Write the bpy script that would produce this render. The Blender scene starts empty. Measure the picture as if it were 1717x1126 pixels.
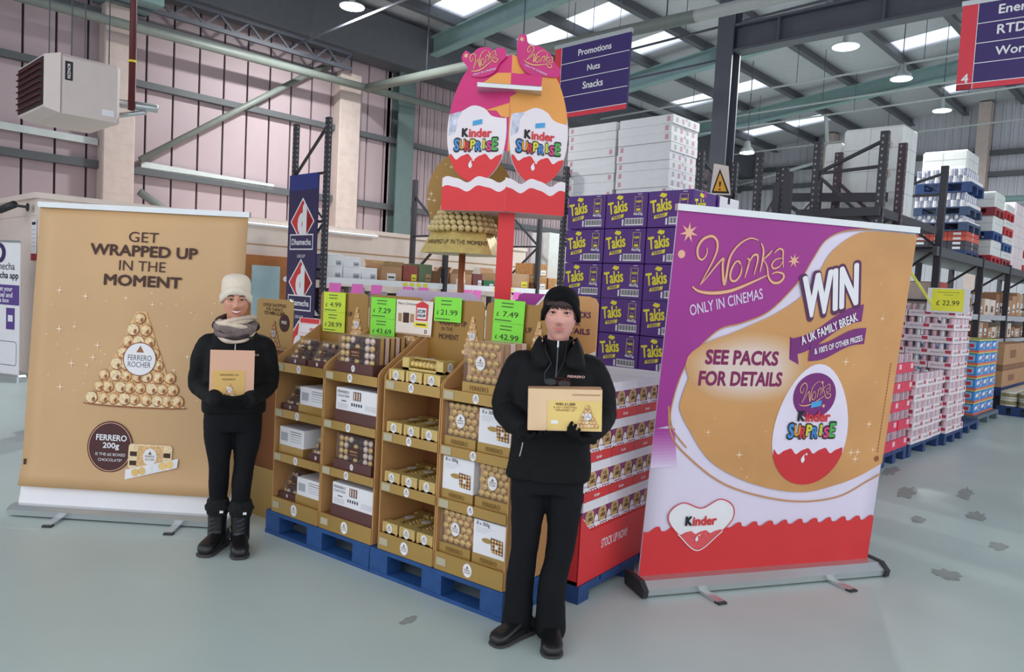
import bpy, bmesh, math, random
from mathutils import Vector, Matrix
from mathutils.geometry import tessellate_polygon
random.seed(7)
SC = bpy.context.scene
COL = SC.collection
PI = math.pi
def rad(a): return math.radians(a)

# ------------------------------------------------------------------ camera
YAW, PITCH, ROLL = rad(36.4), rad(-3.48), rad(3.03)
fw = Vector((-math.sin(YAW)*math.cos(PITCH), math.cos(YAW)*math.cos(PITCH), math.sin(PITCH)))
rt = Vector((math.cos(YAW), math.sin(YAW), 0)); up = rt.cross(fw)
r2 = rt*math.cos(ROLL)+up*math.sin(ROLL); u2 = -rt*math.sin(ROLL)+up*math.cos(ROLL)
cd = bpy.data.cameras.new('camera'); cam = bpy.data.objects.new('camera', cd); COL.objects.link(cam)
cd.sensor_width = 36.0; cd.lens = 36.0*1250/1717; cd.clip_end = 300
cam.matrix_world = Matrix(((r2.x, u2.x, -fw.x, 0), (r2.y, u2.y, -fw.y, 0), (r2.z, u2.z, -fw.z, 1.63), (0, 0, 0, 1)))
SC.camera = cam

# ------------------------------------------------------------------ world and exposure
wd = bpy.data.worlds.new('overcast_sky'); SC.world = wd; wd.use_nodes = True
bg = wd.node_tree.nodes['Background']; bg.inputs[0].default_value = (0.90, 0.94, 1.0, 1); bg.inputs[1].default_value = 1.35
vs = SC.view_settings
vs.view_transform = 'Standard'; vs.look = 'None'; vs.gamma = 1.0; vs.exposure = 0.2; vs.use_curve_mapping = False
LAMP_W = 360.0

# ------------------------------------------------------------------ materials
def lin(c): return c/12.92 if c <= 0.04045 else ((c+0.055)/1.055)**2.4
def rgb(t): return (lin(t[0]/255), lin(t[1]/255), lin(t[2]/255), 1)
MATS = {}
def mat(name, c, rough=0.6, metal=0.0, var=0.06, scale=6.0, bump=0.0, bscale=60.0, alpha=None, emit=None, spec=None, coat=0.0, wave=None):
    if name in MATS: return MATS[name]
    m = bpy.data.materials.new(name); m.use_nodes = True; nt = m.node_tree
    b = nt.nodes['Principled BSDF']
    b.inputs['Roughness'].default_value = rough; b.inputs['Metallic'].default_value = metal
    if spec is not None: b.inputs['Specular IOR Level'].default_value = spec
    if coat: b.inputs['Coat Weight'].default_value = coat; b.inputs['Coat Roughness'].default_value = 0.1
    C = rgb(c)
    tc = nt.nodes.new('ShaderNodeTexCoord')
    if var > 0:
        n = nt.nodes.new('ShaderNodeTexNoise'); n.inputs['Scale'].default_value = scale; n.inputs['Detail'].default_value = 4
        r = nt.nodes.new('ShaderNodeValToRGB')
        r.color_ramp.elements[0].position = 0.3; r.color_ramp.elements[1].position = 0.7
        r.color_ramp.elements[0].color = tuple(max(0, x*(1-var)) for x in C[:3])+(1,)
        r.color_ramp.elements[1].color = tuple(min(1, x*(1+var)) for x in C[:3])+(1,)
        nt.links.new(tc.outputs['Object'], n.inputs['Vector']); nt.links.new(n.outputs['Fac'], r.inputs['Fac'])
        nt.links.new(r.outputs['Color'], b.inputs['Base Color'])
    else: b.inputs['Base Color'].default_value = C
    if bump > 0:
        bn = nt.nodes.new('ShaderNodeBump'); bn.inputs['Strength'].default_value = bump; bn.inputs['Distance'].default_value = 0.01
        if wave:
            t = nt.nodes.new('ShaderNodeTexWave'); t.bands_direction = wave; t.inputs['Scale'].default_value = bscale
            t.inputs['Distortion'].default_value = 0.0
        else:
            t = nt.nodes.new('ShaderNodeTexNoise'); t.inputs['Scale'].default_value = bscale; t.inputs['Detail'].default_value = 3
        nt.links.new(tc.outputs['Object'], t.inputs['Vector'])
        nt.links.new(t.outputs['Fac'], bn.inputs['Height']); nt.links.new(bn.outputs['Normal'], b.inputs['Normal'])
    if alpha is not None: b.inputs['Alpha'].default_value = alpha
    if emit is not None:
        b.inputs['Emission Color'].default_value = rgb(emit[0]); b.inputs['Emission Strength'].default_value = emit[1]
    MATS[name] = m
    return m

# ------------------------------------------------------------------ mesh builder
class Fr:
    """a flat face: origin, right axis, up axis; P(x, y, layer) gives a point a hair above it"""
    def __init__(s, o, u, v, e=0.0012):
        s.e = e; s.o = Vector(o); s.u = Vector(u).normalized(); s.v = Vector(v).normalized(); s.n = s.u.cross(s.v)
    def P(s, x, y, l=0): return s.o+s.u*x+s.v*y+s.n*(s.e*l)
TXT = {}
def text_geo(t, bold=0.0, sp=1.0):
    k = (t, bold, sp)
    if k in TXT: return TXT[k]
    c = bpy.data.curves.new('t', 'FONT'); c.body = t; c.size = 1.0; c.offset = bold; c.resolution_u = 3; c.space_character = sp
    o = bpy.data.objects.new('t', c)
    me = bpy.data.meshes.new_from_object(o)
    v = [(p.co.x, p.co.y) for p in me.vertices]; f = [tuple(p.vertices) for p in me.polygons]
    bpy.data.objects.remove(o); bpy.data.meshes.remove(me); bpy.data.curves.remove(c)
    x0 = min(p[0] for p in v); x1 = max(p[0] for p in v); y0 = min(p[1] for p in v); y1 = max(p[1] for p in v)
    TXT[k] = (v, f, x0, x1, y0, y1)
    return TXT[k]
class MB:
    def __init__(s): s.v = []; s.f = []; s.m = []; s.mats = []
    def mi(s, m):
        if m not in s.mats: s.mats.append(m)
        return s.mats.index(m)
    def add(s, vs, fs, m):
        b = len(s.v); s.v += [tuple(p) for p in vs]; i = s.mi(m)
        for f in fs: s.f.append(tuple(b+k for k in f)); s.m.append(i)
        return s
    def box(s, x0, x1, y0, y1, z0, z1, m):
        return s.add([(x0, y0, z0), (x1, y0, z0), (x1, y1, z0), (x0, y1, z0), (x0, y0, z1), (x1, y0, z1), (x1, y1, z1), (x0, y1, z1)],
                     [(3, 2, 1, 0), (4, 5, 6, 7), (0, 1, 5, 4), (1, 2, 6, 5), (2, 3, 7, 6), (3, 0, 4, 7)], m)
    def bbox(s, x0, x1, y0, y1, z0, z1, m, b=0.006):
        """box with its vertical and top edges bevelled"""
        r = [(x0+b, y0), (x1-b, y0), (x1, y0+b), (x1, y1-b), (x1-b, y1), (x0+b, y1), (x0, y1-b), (x0, y0+b)]
        def ins(k): return [(min(max(x, x0+k), x1-k), min(max(y, y0+k), y1-k)) for x, y in r]
        rings = [[(x, y, z0) for x, y in r], [(x, y, z1-b) for x, y in r], [(x, y, z1) for x, y in ins(b)]]
        return s.loft(rings, m)
    def loft(s, rings, m, caps=True):
        n = len(rings[0]); vs = [p for r in rings for p in r]; fs = []
        for i in range(len(rings)-1):
            for j in range(n):
                k = (j+1) % n
                fs.append((i*n+j, i*n+k, (i+1)*n+k, (i+1)*n+j))
        if caps: fs.append(tuple(reversed(range(n)))); fs.append(tuple((len(rings)-1)*n+j for j in range(n)))
        return s.add(vs, fs, m)
    def tube(s, p, q, r, m, n=8, r1=None):
        p = Vector(p); q = Vector(q); d = (q-p).normalized()
        a = d.orthogonal().normalized(); b = d.cross(a); r1 = r if r1 is None else r1
        rings = [[c+a*(rr*math.cos(2*PI*k/n))+b*(rr*math.sin(2*PI*k/n)) for k in range(n)] for c, rr in ((p, r), (q, r1))]
        return s.loft(rings, m)
    def path(s, pts, r, m, n=6):
        pts = [Vector(p) for p in pts]; rings = []
        for i, p in enumerate(pts):
            d = (pts[min(i+1, len(pts)-1)]-pts[max(i-1, 0)]).normalized()
            a = d.cross(Vector((0.13, 0.31, 0.94))).normalized(); b = d.cross(a)
            rr = r[i] if isinstance(r, (list, tuple)) else r
            rings.append([p+a*(rr*math.cos(2*PI*k/n))+b*(rr*math.sin(2*PI*k/n)) for k in range(n)])
        return s.loft(rings, m)
    def bar(s, p, q, w, h, m):
        """rectangular bar from p to q: w sideways, h upwards"""
        p = Vector(p); q = Vector(q); d = (q-p).normalized()
        a = d.cross(Vector((0, 0, 1)))
        a = Vector((1, 0, 0)) if a.length < 1e-4 else a.normalized()
        b = a.cross(d)
        return s.loft([[c+a*(x*w/2)+b*(y*h/2) for x, y in ((-1, -1), (1, -1), (1, 1), (-1, 1))] for c in (p, q)], m)
    def lathe(s, prof, m, n=20, c=(0, 0, 0)):
        return s.loft([[(c[0]+r*math.cos(2*PI*k/n), c[1]+r*math.sin(2*PI*k/n), c[2]+z) for k in range(n)] for r, z in prof], m)
    def ball(s, c, r, m, n=8, k=6, sz=1.0):
        vs = [(c[0], c[1], c[2]-r*sz)]; fs = []
        for i in range(1, k):
            a = -PI/2+PI*i/k
            for j in range(n): vs.append((c[0]+r*math.cos(a)*math.cos(2*PI*j/n), c[1]+r*math.cos(a)*math.sin(2*PI*j/n), c[2]+r*sz*math.sin(a)))
        vs.append((c[0], c[1], c[2]+r*sz)); L = len(vs)-1
        for j in range(n):
            jj = (j+1) % n
            fs.append((0, 1+jj, 1+j))
            for i in range(k-2): fs.append((1+i*n+j, 1+i*n+jj, 1+(i+1)*n+jj, 1+(i+1)*n+j))
            fs.append((1+(k-2)*n+j, 1+(k-2)*n+jj, L))
        return s.add(vs, fs, m)
    # flat print on a face
    def poly(s, F, pts, m, l=1):
        vs = [Vector((x, y, 0)) for x, y in pts]
        tr = tessellate_polygon([vs]); out = []
        for a, b, c in tr:
            cr = (vs[b]-vs[a]).cross(vs[c]-vs[a]).z
            if abs(cr) > 1e-12: out.append((a, b, c) if cr > 0 else (a, c, b))
        return s.add([F.P(x, y, l) for x, y in pts], out, m)
    def rect(s, F, x0, x1, y0, y1, m, l=1): return s.add([F.P(x0, y0, l), F.P(x1, y0, l), F.P(x1, y1, l), F.P(x0, y1, l)], [(0, 1, 2, 3)], m)
    def disc(s, F, x, y, rx, ry, m, l=1, n=28):
        return s.add([F.P(x+rx*math.cos(2*PI*k/n), y+ry*math.sin(2*PI*k/n), l) for k in range(n)], [tuple(range(n))], m)
    def stroke(s, F, pts, w, m, l=1, closed=False):
        n = len(pts); L = []; R = []
        for i in range(n):
            a = pts[(i-1) % n] if (closed or i > 0) else pts[i]; b = pts[(i+1) % n] if (closed or i < n-1) else pts[i]
            dx, dy = b[0]-a[0], b[1]-a[1]; d = math.hypot(dx, dy) or 1
            ww = (w[i] if isinstance(w, (list, tuple)) else w)/2
            L.append((pts[i][0]-dy/d*ww, pts[i][1]+dx/d*ww)); R.append((pts[i][0]+dy/d*ww, pts[i][1]-dx/d*ww))
        vs = [F.P(x, y, l) for x, y in L+R]; fs = []
        for i in range(n if closed else n-1):
            j = (i+1) % n; fs.append((n+i, n+j, j, i))
        return s.add(vs, fs, m)
    def text(s, F, t, x, y, w, m, h=None, l=2, bold=0.0, rot=0.0, shear=0.0, sp=1.0, arc=0.0):
        """t centred on (x, y), w wide; h stretches the height of its box"""
        if bold > 0:  # heavier weight: copies of the thin letters nudged around a small circle
            v, f, x0, x1, y0, y1 = text_geo(t, 0.0, sp); b_ = bold*1.05*min(w/(x1-x0), 9 if h is None else h/(y1-y0)); n_ = 4 if bold < .025 else 8 if bold < .06 else 12
            for q in range(n_): s.text(F, t, x+b_*math.cos(2*PI*q/n_), y+b_*math.sin(2*PI*q/n_), w-2*b_, m, None if h is None else h-2*b_, l+.05*q, 0.0, rot, shear, sp, arc)
            if n_ > 4: s.text(F, t, x, y, w-2*b_, m, None if h is None else h-2*b_, l+.05*n_, 0.0, rot, shear, sp, arc)
            return s
        v, f, x0, x1, y0, y1 = text_geo(t, bold, sp)
        sx = w/(x1-x0); sy = sx if h is None else h/(y1-y0)
        cx, cy = (x0+x1)/2, (y0+y1)/2; c, sn = math.cos(rot), math.sin(rot); out = []
        for px, py in v:
            a = (px-cx)*sx; b = (py-cy)*sy; a += shear*b; b += arc*(a/(w/2))**2
            out.append(F.P(x+a*c-b*sn, y+a*sn+b*c, l))
        return s.add(out, f, m)
    def slab(s, F, pts, t, m, mside=None):
        """polygon in the face extruded t backwards"""
        n = len(pts); ar = sum(pts[i][0]*pts[(i+1) % n][1]-pts[(i+1) % n][0]*pts[i][1] for i in range(n))
        if ar < 0: pts = pts[::-1]
        s.poly(F, pts, m, 0)
        fv = [F.P(x, y) for x, y in pts]; bv = [p-F.n*t for p in fv]
        vs = [Vector((x, y, 0)) for x, y in pts]; out = []
        for a, b, c in tessellate_polygon([vs]):
            cr = (vs[b]-vs[a]).cross(vs[c]-vs[a]).z
            if abs(cr) > 1e-12: out.append((a, c, b) if cr > 0 else (a, b, c))
        s.add(bv, out, mside or m)
        s.add(fv+bv, [(n+i, n+(i+1) % n, (i+1) % n, i) for i in range(n)], mside or m)
        return s
    def mesh(s, name, smooth=False):
        me = bpy.data.meshes.new(name); me.from_pydata(s.v, [], s.f)
        for m in s.mats: me.materials.append(m)
        me.polygons.foreach_set('material_index', s.m)
        if smooth: me.polygons.foreach_set('use_smooth', [True]*len(s.f))
        me.update(); return me
    def obj(s, name, parent=None, loc=(0, 0, 0), rz=0.0, smooth=False): return link(name, s.mesh(name, smooth), parent, loc, rz)
def link(name, me, parent=None, loc=(0, 0, 0), rz=0.0, rot=None, scale=None):
    o = bpy.data.objects.new(name, me); COL.objects.link(o); o.location = loc
    o.rotation_euler = rot if rot else (0, 0, rz)
    if scale: o.scale = scale
    if parent: o.parent = parent
    return o
def tag(o, label, cat, group=None, kind=None):
    if label: o['label'] = label
    if cat: o['category'] = cat
    if group: o['group'] = group
    if kind: o['kind'] = kind
    return o
def thing(name, label, cat, loc=(0, 0, 0), rz=0.0, group=None):
    return tag(link(name, None, None, loc, rz), label, cat, group)
def copytree(o, parent=None):
    c = o.copy(); COL.objects.link(c); c.parent = parent
    for ch in list(o.children): copytree(ch, c)
    return c
def clone(o, loc, rz, label=None, group=None):
    c = copytree(o); c.location = loc; c.rotation_euler = (0, 0, rz)
    if label: c['label'] = label
    if group: c['group'] = group
    return c
def struct(o, label=None): o['kind'] = 'structure'; o['label'] = label or o.name.replace('_', ' '); return o
ORD = ['first', 'second', 'third', 'fourth', 'fifth', 'sixth', 'seventh', 'eighth', 'ninth', 'tenth', 'eleventh', 'twelfth', 'thirteenth', 'fourteenth', 'fifteenth', 'sixteenth']
def smoothpts(pts, k=8, closed=False):
    """Catmull-Rom through 2D points"""
    n = len(pts); out = []
    for i in range(n if closed else n-1):
        p = [pts[(i+j) % n] if closed else pts[min(max(i+j, 0), n-1)] for j in (-1, 0, 1, 2)]
        for t in range(k):
            u = t/k
            out.append(tuple(0.5*((2*p[1][d])+(-p[0][d]+p[2][d])*u+(2*p[0][d]-5*p[1][d]+4*p[2][d]-p[3][d])*u*u+(-p[0][d]+3*p[1][d]-3*p[2][d]+p[3][d])*u**3) for d in range(len(p[0]))))
    if not closed: out.append(tuple(pts[-1]))
    return out
def rrect(x0, x1, y0, y1, r, k=5):
    out = []
    for cx, cy, a in ((x1-r, y1-r, 0), (x0+r, y1-r, 90), (x0+r, y0+r, 180), (x1-r, y0+r, 270)):
        for i in range(k+1):
            t = rad(a+90*i/k); out.append((cx+r*math.cos(t), cy+r*math.sin(t)))
    return out
def eggpts(cx, cy, w, h, n=40):
    """egg outline, blunt end down; (cx, cy) is the middle of its box"""
    out = []
    for k in range(n):
        t = 2*PI*k/n; y = math.sin(t); x = math.cos(t)*(1-0.17*y)
        out.append((cx+x*w/2/1.015, cy+y*h/2))
    return out
# the hall is turned a little against the display: W() puts hall coordinates into the world
RW = rad(-7.1); cW, sW = math.cos(RW), math.sin(RW)
def W(x, y, z=0.0): return (x*cW-y*sW, x*sW+y*cW, z)
# ------------------------------------------------------------------ palette
m_floor = mat('floor_epoxy', (188, 202, 199), 0.36, var=0.09, scale=0.55, bump=0.03, bscale=3, spec=0.4)
m_stain = mat('floor_stain', (150, 154, 152), 0.45, var=0.15, scale=9)
m_panel = mat('wall_panel', (160, 142, 147), 0.7, var=0.05, scale=1.2)
m_groove = mat('wall_groove', (60, 50, 54), 0.8)
m_clad = mat('cladding', (176, 176, 184), 0.6, var=0.05, scale=1.0)
m_rail = mat('wall_rail', (76, 78, 82), 0.6)
m_brick = mat('pillar_brick', (180, 164, 158), 0.85, bump=0.1, bscale=30)
m_teal = mat('teal_steel', (122, 148, 148), 0.5, var=0.05)
m_tdark = mat('teal_dark', (86, 104, 104), 0.55, var=0.05)
m_pipe = mat('pipe_green', (112, 118, 113), 0.5)
m_pipew = mat('pipe_pale', (178, 184, 184), 0.5)
m_steel = mat('dark_steel', (78, 80, 90), 0.55)
m_roof = mat('roof_sheet', (170, 170, 176), 0.65, bump=0.5, bscale=4.0, wave='Y', var=0.04)
m_purlin = mat('purlin_steel', (84, 86, 92), 0.55)
m_cream = mat('office_cream', (230, 214, 204), 0.75, var=0.03)
m_rack = mat('rack_steel', (50, 47, 56), 0.5)
m_hole = mat('rack_hole', (150, 150, 155), 0.6, var=0)
m_blue = mat('pallet_blue', (30, 74, 132), 0.65, var=0.2, scale=9, bump=0.1, bscale=40)
m_navy = mat('pallet_navy', (34, 62, 112), 0.65, var=0.2, scale=9)
m_gold = mat('gold_board', (180, 144, 80), 0.34, metal=0.35, var=0.05, scale=3)
m_goldh = mat('gold_header', (160, 120, 56), 0.42, metal=0.15, var=0.06, scale=2)
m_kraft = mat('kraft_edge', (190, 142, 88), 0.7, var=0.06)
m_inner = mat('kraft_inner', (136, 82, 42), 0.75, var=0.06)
m_white = mat('print_white', (236, 234, 238), 0.55, var=0.02)
m_black = mat('print_black', (26, 24, 28), 0.6, var=0)
m_brown = mat('print_brown', (66, 32, 22), 0.6, var=0)
m_choc = mat('choc_brown', (92, 56, 52), 0.5, var=0.05)
m_gdark = mat('gold_text', (120, 86, 30), 0.5, var=0)
m_foil = mat('foil_gold', (240, 190, 122), 0.26, metal=0.35, var=0.35, scale=1.6, bump=0.9, bscale=3.2)
m_goldp = mat('gold_sleeve', (206, 182, 112), 0.35, metal=0.3, var=0.12, scale=30)
m_foild = mat('foil_choc', (66, 40, 38), 0.3, metal=0.3, var=0.3, scale=1.6, bump=0.9, bscale=3.2)
m_foilw = mat('foil_pale', (240, 210, 196), 0.3, metal=0.2, var=0.2, scale=1.6, bump=0.9, bscale=3.2)
m_clear = mat('clear_plastic', (235, 235, 240), 0.08, var=0, alpha=0.06)
m_alu = mat('aluminium', (200, 204, 206), 0.3, metal=0.7, var=0.03)
m_dkplas = mat('dark_plastic', (44, 46, 50), 0.5)
m_red = mat('print_red', (214, 50, 54), 0.5, var=0.03)
m_purple = mat('print_purple', (160, 44, 140), 0.5, var=0.05, scale=2)
m_takis = mat('carton_purple', (84, 38, 128), 0.5, var=0.05)
m_yel = mat('print_yellow', (238, 222, 60), 0.55, var=0.02)
m_green = mat('ticket_green', (136, 232, 70), 0.6, var=0.02)
m_lime = mat('ticket_lime', (204, 226, 58), 0.6, var=0.02)
m_pink = mat('ticket_pink', (250, 120, 206), 0.6, var=0.02)
m_signb = mat('sign_navy', (56, 36, 104), 0.5, var=0.03)
m_signd = mat('sign_deep', (44, 36, 84), 0.5, var=0.05)
m_signr = mat('sign_red', (222, 58, 74), 0.5, var=0.02)
m_card = mat('cardboard', (182, 140, 104), 0.8, var=0.07)
m_cardd = mat('cardboard_dark', (140, 100, 74), 0.8, var=0.08)
m_wrap = mat('wrapped_white', (224, 226, 224), 0.35, var=0.05, scale=8, bump=0.25, bscale=14)
m_lamp = mat('lamp_lens', (235, 255, 248), 0.4, var=0, emit=((225, 255, 246), 6.0))
m_glass = mat('glass', (170, 196, 204), 0.1, var=0.04)
m_wood = mat('door_wood', (176, 108, 56), 0.55, var=0.12, scale=5)
m_heat = mat('heater_cream', (214, 200, 194), 0.5, var=0.02)
m_maroon = mat('maroon', (92, 30, 34), 0.5)
m_copper = mat('copper', (190, 120, 92), 0.3, metal=0.6)

# ------------------------------------------------------------------ floor
g = MB(); g.box(-32, 14, -6, 40, -0.12, 0, m_floor); floor = struct(g.obj('floor'), 'pale grey-green painted concrete floor')
def stain(cx, cy, rx, ry, seed):
    random.seed(seed); p = []
    for k in range(22):
        a = 2*PI*k/22; r = 1+random.uniform(-0.3, 0.25); p.append((cx+rx*r*math.cos(a), cy+ry*r*math.sin(a)))
    s = MB(); s.poly(Fr((0, 0, 0.001), (1, 0, 0), (0, 1, 0)), smoothpts(p, 3, True), m_stain, 1); s.obj('stain', floor)
for a in ((-0.46, 5.36, .08, .10, 3), (-1.02, 7.5, .07, .26, 5), (-0.6, 7.9, .06, .28, 8), (-0.45, 7.1, .07, .16, 9), (-0.80, 6.6, .05, .12, 12), (-1.3, 8.4, .06, .25, 17), (-0.25, 6.3, .06, .1, 11), (-2.45, 2.6, .03, .05, 4)): stain(*a)

# ------------------------------------------------------------------ left wall (hall frame: object turned by RW)
def roofz(x): return 7.8+0.1*(x+15)
g = MB(); g.box(-15.3, -15.05, -4, 29, 0, 7.75, m_groove); wl = struct(g.obj('wall_left', rz=RW), 'tall left wall of pale pink panels')
g = MB(); g.box(-15.05, -15, 0.02, 0.48, 0, 7.72, m_panel); pm = g.mesh('wall_panel')
y = -1.05
while y < 11.0: link('wall_panel', pm, wl, (0, y, 0)); y += 0.5
g = MB(); g.box(-15.05, -15.0, 0.012, 0.238, 0, 7.72, m_panel); g.box(-15.05, -14.985, 0.1, 0.14, 0, 7.72, m_panel); pm = g.mesh('cladding_sheet')
for k in range(72): link('cladding_sheet', pm, wl, (0, 11.0+0.25*k, 0))
def wbar(p, q, w, h, m, par=wl, name='rail'): a = MB(); a.bar(p, q, w, h, m); return a.obj(name, par)
for z, h in ((5.1, .12), (3.5, .14), (6.2, .1)): wbar((-14.93, -3, z), (-14.93, 29, z), .12, h, m_rail)
wbar((-14.9, 5.35, 3.62), (-14.9, 8.05, 3.56), .06, .12, m_pipew, name='cable_tray'); wbar((-14.9, -1, 3.95), (-14.9, 4.6, 3.9), .06, .12, m_pipew, name='cable_tray')
g = MB(); g.tube((-14.8, 5.3, 3.69), (-14.8, 9.4, 6.55), .06, m_pipe, 10); g.obj('brace', wl, smooth=True)
g = MB(); g.tube((-14.8, 5.3, 3.1), (-14.8, 6.6, 2.3), .075, m_pipe, 10); g.obj('brace', wl, smooth=True)
g = MB(); g.tube((-14.3, -3, 5.80), (-14.3, 13.0, 6.03), .082, m_pipe, 14); g.obj('rain_pipe', wl, smooth=True)
g = MB(); g.tube((-14.3, 9.9, 5.98), (-6.0, 9.9, 5.82), .095, m_pipe, 14); g.tube((-6.0, 9.9, 5.82), (2.0, 9.9, 5.7), .09, m_pipew, 14)
for x in (-12.2, -9.5, -6.5): g.tube((x, 9.9, 5.9), (x, 9.9, 7.9), .012, m_steel, 6)
g.obj('rain_pipe', wl, smooth=True)
g = MB(); g.tube((-14.6, -3, 6.85), (-14.6, 15, 7.0), .05, m_pipew, 8); g.obj('conduit', wl, smooth=True)
g = MB(); g.box(-14.95, -14.3, -4, 29, 6.72, 7.72, m_purlin); g.obj('eave_beam', wl)
# lattice girder high on the wall
g = MB()
for z in (6.36, 6.68): g.bar((-14.5, -3, z), (-14.5, 9.6, z), .08, .08, m_steel)
for k in range(42): a = -3+.3*k; g.bar((-14.5, a, 6.38 if k % 2 else 6.66), (-14.5, a+.3, 6.66 if k % 2 else 6.38), .03, .04, m_steel)
g.obj('lattice_girder', wl)
for y0, y1, d, lab in ((4.62, 5.16, .32, 'left'), (9.5, 10.06, .3, 'right')):
    g = MB(); g.bbox(-15, -15+d, y0, y1, 0, 6.35, m_brick, .02); p = g.obj('pillar', wl)
    for k in range(20): q = MB(); q.box(-15+d-.004, -15+d+.002, y0+.02, y1-.02, .3*k+.30, .3*k+.297+.008, m_brick); q.obj('brick_course', p)
g = MB()
g.box(-15, -14.97, 11.16, 11.6, 0, 7.6, m_tdark); g.box(-14.74, -14.70, 11.14, 11.62, 0, 7.6, m_tdark); g.box(-14.97, -14.74, 11.36, 11.40, 0, 7.6, m_tdark); g.box(-15, -14.9, 11.62, 11.74, 0, 7.6, m_clad)
g.obj('steel_column', wl)
# bracket over the first pillar
g = MB(); g.box(-15, -14.1, 4.5, 5.4, 6.35, 6.9, m_teal); g.obj('bracket', wl)

# ------------------------------------------------------------------ gable wall
g = MB(); g.add([(-15.3, 29, 0), (9, 29, 0), (9, 29, roofz(9)), (-15.3, 29, roofz(-15.3)), (-15.3, 29.2, 0), (9, 29.2, 0), (9, 29.2, roofz(9)), (-15.3, 29.2, roofz(-15.3))],
                [(0, 1, 2, 3), (5, 4, 7, 6), (3, 2, 6, 7), (0, 4, 5, 1), (1, 5, 6, 2), (4, 0, 3, 7)], m_clad)
wb = struct(g.obj('wall_back', rz=RW), 'ribbed metal gable wall far behind the racking')
g = MB()
for k in range(96): x = -15+.25*k; g.box(x, x+.05, 28.95, 29.0, 0, roofz(x)-.05, m_clad)
o = g.obj('cladding_ribs', wb); o['kind'] = 'stuff'
for z in (1.2, 3.6, 6.3, 7.0): a = MB(); a.bar((-15, 28.85, z), (9, 28.85, z), .15, .16, m_rail); a.obj('rail', wb)
for x in (-11.2, -6.2, -1.0): a = MB(); a.box(x-.18, x+.18, 28.5, 28.95, 0, roofz(x)-.05, m_brick); a.obj('steel_column', wb)
a = MB(); a.tube((-6, 28.3, 5.4), (6, 28.3, 5.4), .1, m_teal, 10); a.obj('brace', wb, smooth=True)
a = MB(); a.tube((-15, 28.6, 6.4), (-11.2, 28.6, 7.2), .07, m_pipew, 8); a.obj('brace', wb, smooth=True)
a = MB(); a.tube((-11.2, 28.6, 6.9), (-10.2, 25.5, 8.1), .07, m_pipew, 8); a.obj('brace', wb, smooth=True)

# ------------------------------------------------------------------ roof
PUR = [-15.15+1.65*k for k in range(14)]
SKY = ((0.5, 1.5), (5.8, 6.8), (11.0, 12.0), (13.75, 14.7), (16.05, 17.0), (21.0, 22.0), (26.0, 27.0))
SKX = (1, 2, 5, 6, 9, 10)
g = MB(); ys = [-4.0]
for a, b in SKY: ys += [a, b]
ys.append(29.2); sk = []
for i in range(len(PUR)-1):
    for j in range(len(ys)-1):
        x0, x1, y0, y1 = PUR[i], PUR[i+1], ys[j], ys[j+1]
        if j % 2 == 1 and i in SKX: sk.append((x0, x1, y0, y1)); continue
        g.add([(x0, y0, roofz(x0)), (x1, y0, roofz(x1)), (x1, y1, roofz(x1)), (x0, y1, roofz(x0)), (x0, y0, roofz(x0)+.08), (x1, y0, roofz(x1)+.08), (x1, y1, roofz(x1)+.08), (x0, y1, roofz(x0)+.08)],
              [(3, 2, 1, 0), (4, 5, 6, 7), (0, 1, 5, 4), (1, 2, 6, 5), (2, 3, 7, 6), (3, 0, 4, 7)], m_roof)
ceil = struct(g.obj('ceiling', rz=RW), 'sloping corrugated metal roof on steel rafters')
m_sky = bpy.data.materials.new('skylight_sheet'); m_sky.use_nodes = True
nt = m_sky.node_tree; nt.nodes.clear(); out = nt.nodes.new('ShaderNodeOutputMaterial'); mx = nt.nodes.new('ShaderNodeMixShader')
t1 = nt.nodes.new('ShaderNodeBsdfTranslucent'); t1.inputs[0].default_value = (.86, .93, 1, 1)
t2 = nt.nodes.new('ShaderNodeBsdfTransparent'); t2.inputs[0].default_value = (.9, .95, 1, 1)
wv = nt.nodes.new('ShaderNodeTexWave'); wv.bands_direction = 'Y'; wv.inputs['Scale'].default_value = 4; mp = nt.nodes.new('ShaderNodeMapRange')
mp.inputs[3].default_value = .35; mp.inputs[4].default_value = .7
tcn = nt.nodes.new('ShaderNodeTexCoord'); nt.links.new(tcn.outputs['Object'], wv.inputs['Vector']); nt.links.new(wv.outputs['Fac'], mp.inputs[0])
nt.links.new(mp.outputs[0], mx.inputs[0]); nt.links.new(t1.outputs[0], mx.inputs[1]); nt.links.new(t2.outputs[0], mx.inputs[2]); nt.links.new(mx.outputs[0], out.inputs[0])
for x0, x1, y0, y1 in sk:
    a = MB(); a.add([(x0, y0, roofz(x0)+.04), (x1, y0, roofz(x1)+.04), (x1, y1, roofz(x1)+.04), (x0, y1, roofz(x0)+.04)], [(3, 2, 1, 0)], m_sky); a.obj('skylight', ceil)
for x in PUR:
    a = MB(); a.box(x-.03, x+.03, -4, 29, roofz(x)-.24, roofz(x)-.005, m_purlin); a.box(x-.03, x+.13, -4, 29, roofz(x)-.26, roofz(x)-.235, m_purlin); a.obj('purlin', ceil)
def rafter(y, m):
    a = MB()
    for d0, d1, w in ((.26, .29, .12), (.29, .66, .02), (.66, .70, .12)):
        x0, x1 = -15, 6.2
        a.add([(x, yy, roofz(x)-d) for x in (x0, x1) for yy in (y-w, y+w) for d in (d0, d1)], [(0, 1, 3, 2), (5, 4, 6, 7), (0, 4, 5, 1), (2, 3, 7, 6), (0, 2, 6, 4), (1, 5, 7, 3)], m)
    a.obj('rafter', ceil)
for y, m in ((1.0, m_teal), (6.2, m_steel), (11.8, m_teal), (17.4, m_teal), (23.0, m_teal)): rafter(y, m)
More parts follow.
